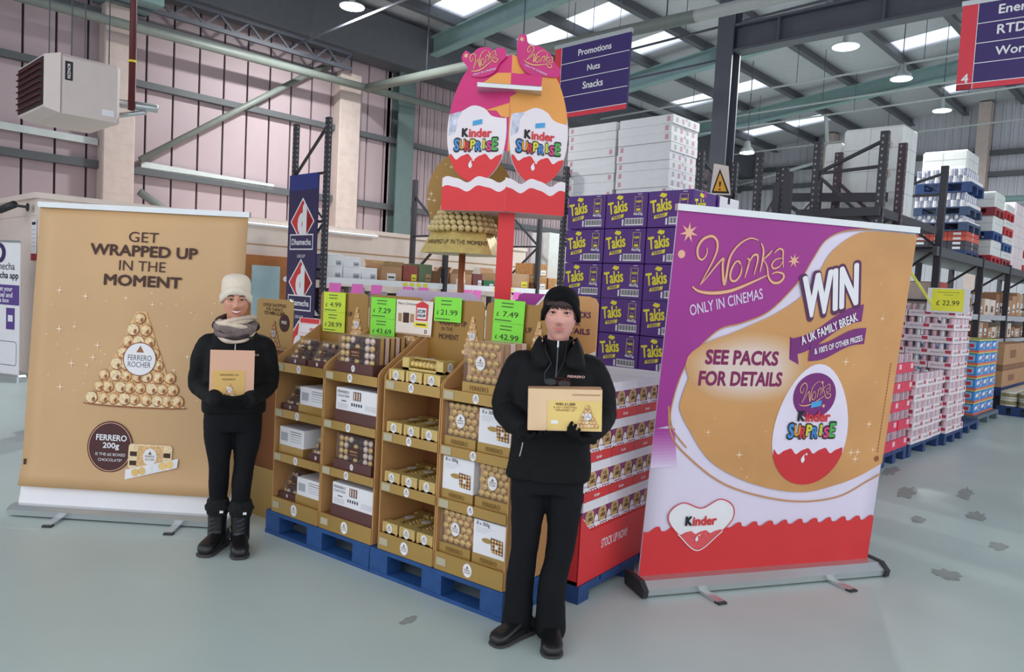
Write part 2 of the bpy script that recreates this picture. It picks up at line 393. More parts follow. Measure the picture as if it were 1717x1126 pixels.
# inner portal column and beam
g = MB(); cx, cy = -6.46, 11.8
g.box(cx-.15, cx+.15, cy-.15, cy-.12, 0, 8.0, m_steel); g.box(cx-.15, cx+.15, cy+.12, cy+.15, 0, 8.0, m_steel); g.box(cx-.02, cx+.02, cy-.12, cy+.12, 0, 8.0, m_steel)
struct(g.obj('trim_1', rz=RW), 'dark steel roof column behind the white cartons')
g = MB(); g.box(cx+.15, 6.2, cy-.13, cy+.13, 5.83, 5.87, m_steel); g.box(cx+.15, 6.2, cy-.13, cy+.13, 6.24, 6.28, m_steel); g.box(cx+.15, 6.2, cy-.02, cy+.02, 5.87, 6.24, m_steel)
for k in range(6): g.box(cx+1.6*k+.9, cx+1.6*k+.93, cy-.12, cy+.12, 5.87, 6.24, m_steel)
struct(g.obj('trim_2', rz=RW), 'dark steel beam running right from the roof column')
for y, z in ((8.3, 6.75), (13.2, 6.9), (15.2, 7.0), (18.5, 7.2), (20.2, 7.1), (22.5, 7.35), (25.5, 7.2)):
    a = MB(); a.bar((-15, y, z-.2), (6, y, z+.35), .03, .04, m_pipew if y > 16 else m_steel)
    for k in range(7): x = -14+2.9*k; a.tube((x, y, z-.2+.55*(x+15)/21), (x, y, roofz(x)-.02), .008, m_steel, 5)
    a.obj('conduit', ceil)

# ------------------------------------------------------------------ office block inside the hall
g = MB(); g.box(-15, -12.5, 3.1, 13.5, 0, 2.62, m_cream); wo = struct(g.obj('wall_office', rz=RW), 'low cream wall of the office block')
a = MB(); a.box(-15.0, -12.44, 3.04, 13.5, 2.6, 2.68, m_cream); a.obj('coping', wo)
a = MB(); a.box(-12.5, -12.485, 3.3, 13.5, 2.2, 2.22, m_card); a.obj('trim_line', wo)
a = MB(); a.box(-14.9, -12.6, 3.085, 3.1, 2.36, 2.40, m_cream); a.obj('trim_line', wo)
a = MB(); a.tube((-12.4, 3.5, 2.55), (-12.4, 9, 2.56), .03, m_white, 8); a.obj('conduit', wo, smooth=True)
# door in the office wall
g = MB(); g.box(-12.5, -12.44, 6.22, 7.2, 0, 2.02, m_wood); d1 = struct(g.obj('door_1', rz=RW), 'wooden office door with a tall glass pane')
a = MB(); a.box(-12.44, -12.425, 6.36, 6.9, .3, 1.84, m_glass); a.obj('door_pane', d1)
a = MB(); a.disc(Fr((-12.438, 7.02, 1.62), (0, 1, 0), (0, 0, 1)), 0, 0, .05, .05, m_white, 1); a.obj('door_notice', d1)
a = MB(); a.tube((-12.42, 6.97, 1.0), (-12.36, 6.97, 1.0), .012, m_alu); a.tube((-12.36, 6.97, 1.0), (-12.36, 6.84, 1.0), .01, m_alu); a.obj('door_handle', d1)

# ------------------------------------------------------------------ lamps
def lamp(x, y, z, label, bell=True, r=.24):
    t = thing('high_bay_lamp', label, 'lamp', W(x, y, z), RW, 'round lamps under the roof')
    a = MB(); a.lathe([(r*.98, 0), (r, .02), (r*.8, .09), (.09, .17), (.07, .3), (.03, .32)] if bell else [(r*.98, 0), (r, .015), (r*.6, .04), (.06, .06), (.05, .3), (.03, .32)], m_alu if bell else m_pipew, 24); a.obj('housing', t, smooth=True)
    a = MB(); a.lathe([(.001, -.012), (r*.93, -.012), (r*.95, .0), (.001, .0)], m_lamp, 24); a.obj('lens', t)
    a = MB(); a.tube((0, 0, .31), (0, 0, roofz(x)-z-.27), .012, m_steel, 6); a.obj('suspension_rod', t)
    L = bpy.data.lights.new('lamp_light', 'AREA'); L.shape = 'DISK'; L.size = r*1.8; L.energy = LAMP_W; L.color = (.96, 1, .98)
    lo = bpy.data.objects.new('lamp_light', L); COL.objects.link(lo); lo.parent = t; lo.location = (0, 0, -.03)
lamp(-12.28, 8.11, 6.78, 'bright round lamp nearest the top left of the roof', False)
lamp(-5.3, 13.9, 6.32, 'round lamp hanging under the dark steel beam', False, .24)
lamp(-5.73, 18.45, 6.9, 'bell-shaped lamp hung in front of the teal rafter')
lamp(-5.9, 22.5, 7.05, 'small far lamp before the gable wall near its column', False)
lamp(-9.6, 18.9, 5.65, 'silver bell lamp low beside the roof column', True, .2)
# ------------------------------------------------------------------ pallets
def pallet(w, d, loc, rz, label, m=None, group='plastic and wooden pallets', h=.148, n=5, name='pallet'):
    m = m or m_blue
    t = thing(name, label, 'pallet', loc, rz, group)
    x0, x1, y0, y1 = -w/2, w/2, 0, d
    bw = d/n
    a = MB(); a.box(x0, x1, .004, bw-.012, h-.022, h, m); me = a.mesh('deck_board')
    for k in range(n): link('deck_board', me, t, (0, bw*k, 0))
    for x in (x0, -.07, x1-.14): a = MB(); a.box(x, x+.14, .003, d-.003, h-.046, h-.022, m); a.obj('stringer_board', t)
    a = MB(); a.box(0, .14, 0, .11, .022, h-.046, m); me = a.mesh('block')
    for x in (x0+.001, -.07, x1-.141):
        for y in (.004, d/2-.055, d-.114): link('block', me, t, (x, y, 0))
    for y in (0.0, d/2-.055, d-.11): a = MB(); a.box(x0, x1, y, y+.11, 0, .022, m); a.obj('bottom_board', t)
    return t
# ------------------------------------------------------------------ racking
def frame(t, a, b, h, m=None, holes=False, brace=True):
    """upright frame between plan points a and b (hall coordinates relative to t)"""
    m = m or m_rack
    for p in (a, b):
        g = MB(); g.box(p[0]-.045, p[0]+.045, p[1]-.035, p[1]+.035, 0, h, m)
        if holes:
            F = Fr((p[0], p[1]-.036, 0), (1, 0, 0), (0, 0, 1)); G = Fr((p[0]+.046, p[1], 0), (0, 1, 0), (0, 0, 1))
            for k in range(int(h/.075)): g.rect(F, -.022, -.002, .075*k+.03, .075*k+.055, m_hole); g.rect(G, -.01, .01, .075*k+.03, .075*k+.055, m_hole)
        g.box(p[0]-.08, p[0]+.08, p[1]-.06, p[1]+.06, 0, .012, m)
        g.obj('upright', t)
    if brace:
        z = .3; k = 0
        while z < h-.4:
            g = MB(); g.bar((a[0], a[1], z), (b[0], b[1], z), .035, .035, m); g.obj('brace', t)
            g = MB(); p, q = (a, b) if k % 2 else (b, a); g.bar((p[0], p[1], z), (q[0], q[1], min(z+.75, h-.1)), .035, .035, m); g.obj('brace', t)
            z += .75; k += 1
def wthing(name, label, cat, x, y, z=0.0, rz=0.0, group=None): return thing(name, label, cat, W(x, y, z), RW+rz, group)
def carton(name, label, cat, x, y, z, w, d, h, m, tape=None, group=None, prints=None, rz=0.0):
    """box with taped flap line; (x, y) is the middle of its front edge"""
    t = wthing(name, label, cat, x, y, z, rz, group)
    a = MB(); a.bbox(-w/2, w/2, 0, d, 0, h, m, .004); a.obj('body', t)
    b = MB(); F = Fr((0, 0, 0), (1, 0, 0), (0, 0, 1)); G = Fr((w/2, 0, 0), (0, 1, 0), (0, 0, 1))
    T = Fr((0, 0, h), (1, 0, 0), (0, 1, 0))
    e = .0012; b.add([(-w/2+.01, d/2-.02, h+e), (-w/2+.01, d/2+.02, h+e), (w/2+e, d/2-.02, h+e), (w/2+e, d/2+.02, h+e), (w/2+e, d/2-.02, h-.05), (w/2+e, d/2+.02, h-.05)], [(0, 2, 3, 1), (2, 4, 5, 3)], tape or m_card)
    b.obj('tape', t); b = MB()
    if prints: prints(b, F, G, w, d, h); b.obj('print', t)['kind'] = 'stuff'
    return t

# left racking with the blue end sign
t = wthing('shelving_rack', 'dark steel shelving rack along the office wall', 'rack', -10.2, 6.4)
for y in (0, 2.5, 5.0, 7.5): frame(t, (0, y), (-.95, y), 4.14 if y == 0 else 3.6, holes=(y == 0))
for z in (.55, 1.18, 1.64):
    for k in range(3):
        g = MB(); g.box(-.95, -.02, .05+2.5*k, 2.45+2.5*k, z, z+.03, m_cardd); g.obj('shelf_board', t)
        g = MB(); g.box(-.02, .02, .05+2.5*k, 2.45+2.5*k, z-.05, z+.05, m_white)
        F = Fr((.021, .05+2.5*k, z-.05), (0, 1, 0), (0, 0, 1))
        if z > 1.5:
            for q in range(4): g.rect(F, 1.5+.15*q-.3*k, 1.6+.15*q-.3*k, .02, .08, m_yel)
        g.obj('shelf_edge', t)
t = wthing('rack_end_sign', 'deep blue rack-end panel with red and white diamond logos', 'sign', -11.15, 6.33)
g = MB(); g.box(0, .86, -.02, 0, .1, 3.3, m_signd); g.obj('board', t)
g = MB(); F = Fr((.43, -.02, 0), (1, 0, 0), (0, 0, 1)); g.rect(F, -.43, .43, 3.05, 3.3, mat('sign_bright_blue', (36, 52, 130), .5), 1)
g.obj('top_band', t)
for zc in (2.55, 1.58, .6):
    g = MB(); g.poly(F, [(0, zc-.36), (.36, zc), (0, zc+.38), (-.36, zc)], m_white, 1); g.poly(F, [(0, zc-.32), (.325, zc), (0, zc+.34), (-.325, zc)], m_red, 2)
    g.poly(F, [(0, zc+.34), (.325, zc), (.15, zc-.19), (.0, zc+.1)], m_red, 2); g.text(F, 'd', .0, zc+.03, .27, m_white, h=.50, l=4, bold=.06); g.poly(F, [(.04, zc+.12), (.135, zc+.20), (.04, zc+.30)], m_white, 3)
    g.rect(F, -.35, .35, zc-.45, zc-.20, m_white, 6); g.rect(F, -.33, .33, zc-.43, zc-.22, m_signd, 7)
    g.text(F, 'Dhamecha', 0, zc-.325, .58, m_white, l=8, bold=.02); g.text(F, 'GROUP', 0, zc-.55, .24, m_white, l=3); g.obj('logo', t)
# stock on the shelf behind the gold headers
def shelfbox(y, w, h, m, label, name='carton', z=1.67, d=.5, x=-10.28, flap=None, cat='box'):
    t = wthing(name, label, cat, x, y, z, 0)
    a = MB(); a.bbox(-d, 0, 0, w, 0, h, m, .004); a.obj('body', t)
    G = Fr((0, 0, 0), (0, 1, 0), (0, 0, 1)); b = MB()
    b.rect(G, w*.55, w*.9, h*.12, h*.5, flap or m_white, 1); b.rect(G, w*.6, w*.85, h*.25, h*.3, m_black, 2); b.obj('print', t)['kind'] = 'stuff'
    return t
def openbox(y, w, h, m, label, z=1.67, d=.45, x=-10.28, sticker=None):
    t = wthing('open_carton', label, 'box', x, y, z)
    a = MB(); a.box(-.008, 0, 0, w, 0, h, m); a.box(-d, -d+.008, 0, w, 0, h, m); a.box(-d, 0, 0, .008, 0, h, m); a.box(-d, 0, w-.008, w, 0, h, m); a.box(-d, 0, 0, w, 0, .008, m); a.box(-d+.02, -.02, .02, w-.02, .01, h*.7, m_cardd); a.obj('body', t)
    b = MB(); b.bar((0, w*.5, h), (.07, w*.5, h+.08), w*.9, .006, m); b.obj('flap', t); b = MB(); b.bar((-d, w*.5, h), (-d-.05, w*.5, h+.1), w*.9, .006, m); b.obj('flap', t)
    c = MB(); G = Fr((0, 0, 0), (0, 1, 0), (0, 0, 1)); c.rect(G, w*.3, w*.7, h*.1, h*.55, sticker or m_white, 1); c.rect(G, w*.35, w*.65, h*.25, h*.35, m_black, 2); c.obj('print', t)
for i, (y, w, h, z) in enumerate(((6.5, .3, .19, 1.67), (6.82, .34, .2, 1.67), (7.18, .3, .21, 1.67), (6.52, .28, .2, 1.862), (6.84, .3, .16, 1.872))):
    shelfbox(y, w, h, m_white, 'small white carton on the office rack shelf, %s of the white group' % ORD[i], z=z, flap=m_clad, name='white_carton')
openbox(7.55, .45, .26, m_card, 'open brown box beside the white cartons on the rack shelf')
shelfbox(8.03, .32, .3, mat('dull_red', (156, 76, 68), .7, var=.15), 'red and white box behind the green paper on the shelf', name='red_carton', flap=m_yel)
shelfbox(8.37, .3, .34, mat('dull_green', (104, 118, 88), .7), 'dull green box between red and brown boxes on the shelf', name='green_carton', flap=m_card)
t = wthing('paper_sheet', 'lime paper sheet lying over the open brown box', 'paper', -10.3, 7.6, 1.975); a = MB(); a.bar((-.3, .1, .02), (.02, .25, 0), .4, .004, m_lime); a.obj('sheet', t)
openbox(8.78, .3, .24, m_cardd, 'dark brown open box left of the second rack post')
openbox(9.1, .55, .22, m_card, 'wide open brown box with a white label on the shelf', sticker=m_white)
shelfbox(9.68, .25, .24, mat('dull_maroon', (120, 62, 66), .7), 'small maroon box right of the wide open brown box', name='maroon_carton')
shelfbox(9.96, .3, .13, mat('leaf_green', (40, 110, 74), .6), 'low green tub at the post by the copper pole', name='green_tub', flap=m_white)
openbox(10.3, .4, .28, m_card, 'open brown box just behind the copper pole')
t = shelfbox(10.75, .5, .3, mat('tan_box', (190, 150, 120), .8), 'tan box with a yellow label right of the copper pole', flap=m_yel)
for i, (y, z) in enumerate(((11.35, 1.67), (11.85, 1.67), (11.35, 1.95), (12.45, 1.67))):
    t = shelfbox(y, .45, .26, mat('gold_foil_box', (178, 128, 78), .5, var=.3, scale=20, bump=.3, bscale=20), 'golden foil-patterned case right of the red pole, %s of four' % ORD[i], z=z, name='gold_case', flap=m_white)
shelfbox(12.95, .7, 1.1, m_wrap, 'tall white film-wrapped load beside the purple cartons', z=1.67, d=.6, name='wrapped_load', flap=m_clad)
shelfbox(12.2, .65, 1.25, m_wrap, 'white film-wrapped load behind the golden cases', x=-10.62, d=.5, name='wrapped_load', flap=m_clad)
for i, (y, w, h, c) in enumerate(((6.55, .3, .3, (150, 110, 100)), (6.95, .3, .34, (190, 180, 180)), (7.35, .36, .28, (170, 168, 170)), (7.95, .4, .26, (120, 96, 80)), (8.5, .3, .2, (160, 140, 110)), (9.15, .4, .28, (140, 130, 140)), (9.7, .36, .3, (180, 160, 150)), (10.2, .4, .28, (120, 110, 112)), (11.4, .5, .3, (110, 90, 92)))):
    shelfbox(y, w, h, mat('dull_box_%d' % i, c, .7, var=.2, scale=12), 'box on the lower rack shelf under the white edge, %s from the blue sign' % ORD[i], z=1.21, name='stock_box', flap=m_white)
g = MB(); F = Fr((0, 0, 0), (0, 1, 0), (-.18, 0, -1)); g.rect(F, 0, .22, 0, .15, m_pink, 0); g.rect(F, .04, .18, .06, .09, m_purple, 1)
pkm = g.mesh('price_ticket')
for i, y in enumerate((6.5, 6.92, 7.3, 7.95, 8.3, 9.35, 9.6, 10.7, 12.3)):
    o = link('price_ticket', pkm, None, W(-10.17, y, 1.60), RW); tag(o, 'pink price ticket hanging from the rack shelf, %s from the blue sign' % ORD[i], 'ticket', 'pink shelf tickets')

# ------------------------------------------------------------------ purple crisp cartons
def takis_print(b, F, G, w, d, h, side=True):
    for f, s, wx in ((F, 1.0, w), (G, .8, d)):
        ox = -w/2 if f is F else 0
        cx, cy = ox+wx*.3, h*.56
        b.text(f, 'Takis', cx, cy+.012, wx*.48, m_yel, h=h*.36, l=3, bold=.035, rot=.14)
        b.poly(f, [(cx-.06*s, cy-.095), (cx+.06*s, cy-.075), (cx+.065*s, cy-.045), (cx-.055*s, cy-.068)], m_yel, 2); b.text(f, 'FUEGO', cx, cy-.071, .08*s, m_takis, l=3, bold=.03, rot=.16)
        b.poly(f, [(cx-.02, cy+.085), (cx, cy+.11), (cx+.05, cy+.10), (cx+.045, cy+.078), (cx+.02, cy+.07)], m_yel, 2)
        if f is G: continue
        tx = ox+wx*.80
        b.stroke(f, [(tx-.035, h*.45), (tx+.035, h*.45), (tx+.035, h*.88), (tx-.035, h*.88)], .004, m_yel, 2, True); b.text(f, 'Takis', tx, h*.74, .055, m_yel, l=3, bold=.04, rot=.1); b.text(f, 'FUEGO', tx, h*.6, .035, m_yel, l=3); b.rect(f, tx-.02, tx+.02, h*.48, h*.54, m_yel, 2)
        b.text(f, '46x55g', tx, h*.38, .09, m_white, l=3, bold=.03); b.rect(f, tx-.01, tx+.03, h*.94, h*.955, m_white, 3)
        b.rect(f, ox+wx*.42, ox+wx*.46, h*.06, h*.24, m_white, 2); b.rect(f, ox+wx*.49, ox+wx*.93, h*.06, h*.27, m_white, 2)
        for k in range(18): b.rect(f, ox+wx*(.50+.0235*k), ox+wx*(.50+.0235*k)+.003+.002*(k % 3), h*.10, h*.25, m_black, 3)
tk = carton('crisp_carton', 'purple snack carton', 'carton', 0, -50, 0, .408, .345, .284, m_takis, m_purple, 'purple snack cartons stacked behind the red display', takis_print)
def lay(src, x, y, z, label, rz=0.0): return clone(src, W(x, y, z), RW+rz, label)
first = True
for c in range(3):
    for r in range(8):
        lab = 'purple snack carton, %s row from the top, %s column from the left of the stack' % (ORD[7-r], ORD[c])
        if first: tk.location = W(-4.04+.417*c, 5.1, .165+.29*r); tk.rotation_euler = (0, 0, RW); tk['label'] = lab; first = False
        else: lay(tk, -4.04+.417*c, 5.1, .165+.29*r, lab)
def white_side(b, F, G, w, d, h): b.rect(G, .02, d, 0.0, h, m_white, 1); b.rect(G, d*.3, d*.75, h*.3, h*.6, m_clad, 2); b.text(F, 'Takis', 0, h*.5, w*.5, m_yel, bold=.03)
wk = carton('crisp_carton', 'purple carton with a white side label behind the top row of the purple stack', 'carton', -3.215, 5.5, .165+.29*7, .408, .345, .284, m_takis, m_purple, 'purple snack cartons stacked behind the red display', white_side)
for r in range(7): lay(wk, -3.215, 5.5, .165+.29*r, 'purple carton with white side, %s up in the column behind the purple stack' % ORD[r])
for r in range(7): lay(wk, -3.3, 6.15, .165+.29*r+.05, 'purple carton with white side, %s up in the rearmost column of the purple stack' % ORD[r])
pallet(1.25, .8, W(-3.62, 5.1), RW, 'navy pallet under the purple snack cartons', m_navy, h=.165)
pallet(.6, .75, W(-3.2, 6.1), RW, 'navy pallet under the rearmost purple cartons', m_navy, h=.215)

# ------------------------------------------------------------------ rack with the white cartons
t = wthing('pallet_rack', 'dark pallet rack carrying the white carton stacks', 'rack', -8.36, 9.95)
frame(t, (0, 0), (0, 1.0), 3.8, holes=True); frame(t, (2.59, 0), (2.59, 1.05), 3.83, holes=True); frame(t, (.95, 1.05), (.95, 2.0), 3.6, brace=False)
for z in (1.5, 2.98):
    for y in (.03, 1.0): g = MB(); g.box(.05, 2.54, y-.03, y+.03, z, z+.12, m_rack); g.obj('beam', t)
for k, x in enumerate((.1, 1.25)):
    pallet(1.08 if k else 1.1, .9, W(-8.36+x+.53, 10.0, 3.10), RW, 'dark pallet on the rack beam under the %s white carton stack' % ('right' if k else 'left'), m_navy, h=.13)
def mark(b, F, G, w, d, h):
    s = 1 if random.random() < .5 else -1
    m = mat('mark_rose', (205, 150, 170), .6, var=0)
    b.rect(F, s*w*.42-.03, s*w*.42+.03, h*.25, h*.8, m, 1)
    for k in range(4): b.rect(G, d*(.12+.22*k), d*(.2+.22*k), h*.2, h*.75, m if k % 2 else m_clad, 1)
for k, (x, n) in enumerate(((-7.4, 9), (-8.45, 9))):
    for r in range(n):
        for c in range(1):
            random.seed(r*7+c+k*31)
            carton('white_carton', 'long white rack carton, %s layer up in the %s stack' % (ORD[r], 'right' if k == 0 else 'left'), 'carton', x+.525+random.uniform(-.012, .012), 10.05+random.uniform(-.01, .01), 3.232+.1385*r, 1.0, .8, .1365, mat('carton_white', (224, 222, 226), .6, var=.03), m_clad, 'white cartons stacked on the rack', mark)
t = wthing('warning_sign', 'cream card with a yellow warning triangle on the rack post', 'sign', -5.62, 10.0, 3.2)
g = MB(); F = Fr((0, 0, 0), (.8, .6, 0), (0, 0, 1)); g.slab(F, [(0, 0), (.3, 0), (.24, .42), (.03, .45)], .01, m_cream); g.obj('card', t)
g = MB(); g.poly(F, [(.02, .02), (.28, .02), (.12, .38)], m_black, 1); g.poly(F, [(.05, .05), (.24, .05), (.125, .32)], mat('warn_yellow', (240, 170, 30), .5), 2); g.text(F, '!', .135, .13, .03, m_black, h=.13, l=3); g.obj('print', t)
# racking seen over the purple banner
t = wthing('pallet_rack', 'empty dark rack frames beyond the purple cartons', 'rack', -4.67, 9.57)
frame(t, (0, 0), (-.25, 1.2), 3.65, holes=True); frame(t, (.32, .1), (.32, 1.3), 3.45, holes=True)
for p, q, z in (((0, .0), (-1.0, 0), 2.75), ((.3, .1), (1.5, .5), 3.05), ((.3, .1), (1.5, .5), 2.55)):
    g = MB(); g.bar((p[0], p[1], z), (q[0], q[1], z), .06, .11, m_rack); g.obj('beam', t)
g = MB(); g.bar((.32, .1, 3.0), (1.3, .5, 2.3), .04, .05, m_rack); g.obj('brace', t)

# ------------------------------------------------------------------ right-hand racking
t = wthing('pallet_rack', 'long dark pallet rack on the right with loaded pallets', 'rack', -3.0, 9.27)
frame(t, (0, 0), (-.85, .2), 3.7, holes=True); frame(t, (0, .67), (-.85, .9), 3.68, mat('rack_maroon', (70, 48, 58), .5), holes=True)
frame(t, (-.85, -.6), (-1.3, .1), 3.2, brace=False)
for y in (2.57, 5.2, 7.4, 9.6, 11.8): frame(t, (0, y), (-.95, y), 3.7 if y < 3 else 2.6)
for z, m, hh, ya in ((2.5, m_rail, .13, 2.4), (1.6, m_clad, .09, 2.4), (1.18, m_clad, .07, 5.0)):
    g = MB(); g.box(-.03, .03, ya, 13.5, z-hh/2, z+hh/2, m); g.obj('beam', t)
    g = MB(); g.box(-.95, -.03, ya, 13.5, z-.01, z+.02, m_rail); g.obj('deck', t)
g = MB(); g.box(-.95, .03, -.1, 2.3, 2.72, 2.82, m_rack); g.obj('beam', t)
def wrapbox(x0, x1, y0, y1, z0, z1, m, label, name='wrapped_load', disc=False, rows=4, cat='load'):
    t = wthing(name, label, cat, x0, y0, z0); w, d, h = x1-x0, y1-y0, z1-z0
    a = MB(); rr = []
    a.bbox(0, w, 0, d, 0, h, m, .03); a.obj('load', t)
    b = MB(); F = Fr((0, 0, 0), (1, 0, 0), (0, 0, 1)); G = Fr((w, 0, 0), (0, 1, 0), (0, 0, 1))
    for k in range(1, rows): b.rect(F, .03, w-.03, h*k/rows-.004, h*k/rows+.004, m_clad, 1); b.rect(G, .03, d-.03, h*k/rows-.004, h*k/rows+.004, m_clad, 1)
    b.rect(F, w*.45, w*.46, .02, h-.02, m_clad, 1); b.rect(G, d*.5, d*.51, .02, h-.02, m_clad, 1)
    if disc:
        for z in (.78, .45): b.stroke(F, [(w*.72+.07*math.cos(q*PI/10), h*z+.07*math.sin(q*PI/10)) for q in range(20)], .008, m_card, 2, True); b.rect(F, w*.72-.05, w*.72+.05, h*z-.03, h*z+.03, mat('tan_mark', (160, 110, 90), .6), 2)
    b.obj('carton_seams', t); return t
wrapbox(-3.86, -3.10, 10.3, 10.85, 2.86, 4.0, m_wrap, 'tall white film-wrapped carton load on top of the near right rack', disc=True)
wrapbox(-4.12, -3.88, 10.35, 10.85, 2.86, 3.85, m_wrap, 'narrow white wrapped load left of the tall wrapped cartons')
# loaded pallets on the long beam
m_cans = mat('silver_blue_cans', (150, 152, 176), .4, var=.35, scale=26)
def canload(x0, x1, y0, y1, z0, z1, label, m=None):
    t = wthing('can_layer', label, 'cans', x0, y0, z0, group='layers of cans on the high pallets'); w, d, h = x1-x0, y1-y0, z1-z0
    g = MB(); g.box(.02, w-.02, .02, d-.02, 0, h*.3, m_white); g.obj('tray', t)
    g = MB()
    nx, ny = int(w/.07), int(d/.07)
    for r in range(2):
        for i in range(nx):
            for j in range(ny):
                if j == 0 or i == nx-1: g.tube((.035+.07*i, .035+.07*j, h*.5*r), (.035+.07*i, .035+.07*j, h*.5*r+h*.47), .032, m or (m_cans if (i+j+r) % 2 else m_white), 7)
    o = g.obj('cans', t); o['kind'] = 'stuff'
y0 = 14.3
pallet(.85, .95, W(-3.64, y0, 3.68), RW, 'dark blue pallet carrying the topmost layer of cans', m_navy, h=.17); canload(-4.06, -3.22, y0, y0+.95, 3.85, 4.08, 'topmost layer of silver and blue cans on the right rack')
wrapbox(-4.0, -3.3, y0+.05, y0+.8, 4.085, 4.4, m_wrap, 'white film-wrapped packs on top of the topmost can layer', rows=2)
canload(-4.06, -3.22, y0, y0+.95, 3.44, 3.68, 'second layer of silver and blue cans under the dark blue pallet')
pallet(.85, .95, W(-3.64, y0, 3.30), RW, 'slate pallet between two can layers on the right rack', mat('pallet_slate', (62, 78, 110), .6), h=.14); canload(-4.06, -3.22, y0, y0+.95, 3.18, 3.30, 'thin layer of white cans low on the right rack')
pallet(.85, .95, W(-3.64, y0, 3.03), RW, 'slate pallet above the orange cases', mat('pallet_slate', (62, 78, 110), .6), h=.15)
for r, (c, nm) in enumerate((((70, 66, 76), 'dark grey'), ((64, 62, 74), 'charcoal'), ((214, 96, 74), 'orange-red'), ((200, 80, 66), 'brick-red'))):
    for k in range(3):
        carton('drinks_case', '%s drinks case, %s from the left, on the high right rack' % (nm, ORD[k]), 'case', -3.92+.28*k, y0+.02, 2.71+.08*r, .275, .9, .078, mat('case_%d' % r, c, .5, var=.2, scale=20), m_white, 'drinks cases on the high rack', lambda b, F, G, w, d, h: b.rect(F, -.06, .06, h*.2, h*.7, m_white, 1))
pallet(.85, .95, W(-3.64, y0, 2.565), RW, 'blue pallet under the drinks cases on the right rack', m_navy, h=.145)
random.seed(3)
cols = [(184, 40, 50), (38, 70, 130), (150, 52, 62), (50, 86, 140), (196, 60, 66)]
for s, (ya, yb, n) in enumerate(((15.4, 16.15, 3), (16.3, 17.05, 4), (18.3, 19.1, 4))):
    z = 2.565
    for k in range(n):
        c = cols[(k+s*2) % 5]
        pallet(.8, yb-ya, W(-3.45, ya, z), RW, 'coloured pallet, %s up in the %s stack along the right rack' % (ORD[k], ORD[s]), mat('pallet_c%d' % ((k+s*2) % 5), c, .6), h=.14, n=3); z += .141
        hh = (.28 if n == 3 else .15)
        wrapbox(-3.85, -3.05, ya+.02, yb-.02, z, z+hh, m_wrap, 'white wrapped goods, %s layer up in the %s stack along the right rack' % (ORD[k], ORD[s]), rows=2); z += hh+.002
wrapbox(-3.85, -3.05, 17.15, 18.2, 2.57, 3.85, mat('wrap_pinkish', (232, 216, 220), .4, var=.05, bump=.3, bscale=12), 'tall pinkish-white wrapped load on the long rack beam', rows=6)
# goods below the long beam
random.seed(5); pal = [(222, 220, 220), (182, 140, 104), (196, 168, 140), (150, 106, 80), (206, 200, 200), (170, 70, 64), (224, 210, 200)]
i = 0
for z, tops, lv in ((1.635, .5, 'upper'), (1.22, .33, 'middle')):
    y = 11.95 if lv == 'upper' else 14.6
    while y < 21.8:
        w = random.uniform(.3, .55); h = random.uniform(.5, 1.0)*tops; c = pal[random.randrange(7)]
        t = wthing('stock_box', 'stock box on the %s shelf of the right rack, %s along from the near end' % (lv, ORD[min(i, 99)] if i < 16 else str(i+1)+'th'), 'box', -3.08, y, z, group='stock boxes on the right rack')
        a = MB(); a.bbox(-.6, 0, 0, w-.03, 0, h, mat('stock_%d_%d_%d' % c, c, .7, var=.1), .004); a.obj('body', t)
        b = MB(); G = Fr((0, 0, 0), (0, 1, 0), (0, 0, 1)); F = Fr((0, 0, 0), (-1, 0, 0), (0, 0, 1)); b.rect(G, w*.2, w*.6, h*.2, h*.6, m_white if c[0] < 200 else m_cardd, 1); b.rect(G, w*.25, w*.55, h*.3, h*.38, m_black, 2); b.obj('print', t)['kind'] = 'stuff'
        y += w; i += 1
    i = 0
for k, (y, h) in enumerate(((10.05, 1.9), (10.45, 1.75), (10.9, 1.6))):
    n = 6
    for r in range(n): carton('tall_carton', 'brown carton, %s up in the %s column behind the can stack' % (ORD[r], ORD[k]), 'carton', -3.74, y+.5, .02+h/n*r*1.2, .5, .38, h/n*1.2-.004, mat('carton_tan%d' % (k % 2), ((204, 160, 132), (196, 150, 110))[k % 2], .75), m_card, 'brown cartons behind the can stack', lambda b, F, G, w, d, h: (b.rect(F, w*.1, w*.4, h*.2, h*.8, m_white, 1), b.disc(F, w*.25, h*.5, .05, .05, m_black, 2), b.rect(G, .05, d-.05, h*.3, h*.7, m_white, 1)))
# big brown cartons and cream tins
for k, (z, h) in enumerate(((.42, .28), (.705, .09), (.8, .36))):
    carton('large_carton', 'wide brown carton on the far raised pallet, %s from the bottom' % ORD[k], 'carton', -2.80, 15.0, z, .3, 2.4, h, m_card if k != 1 else m_cardd, m_card, None, lambda b, F, G, w, d, h: b.rect(G, .5, 1.0, h*.3, h*.7, m_cardd, 1))
pallet(.3, 2.4, W(-2.80, 15.0, .27), RW, 'raised pallet under the wide brown cartons', m_navy)
t = wthing('plinth', 'dark plinth below the raised brown carton pallet', 'plinth', -2.80, 15.0); g = MB(); g.bbox(-.15, .15, .1, 2.3, 0, .268, m_rack); g.obj('body', t)
pallet(.55, 2.2, W(-2.35, 14.6), RW, 'navy pallet under the cream tins', m_navy)
m_tin = mat('cream_tin', (222, 216, 200), .5, var=.15, scale=14); m_tinl = mat('tin_label', (150, 138, 100), .5)
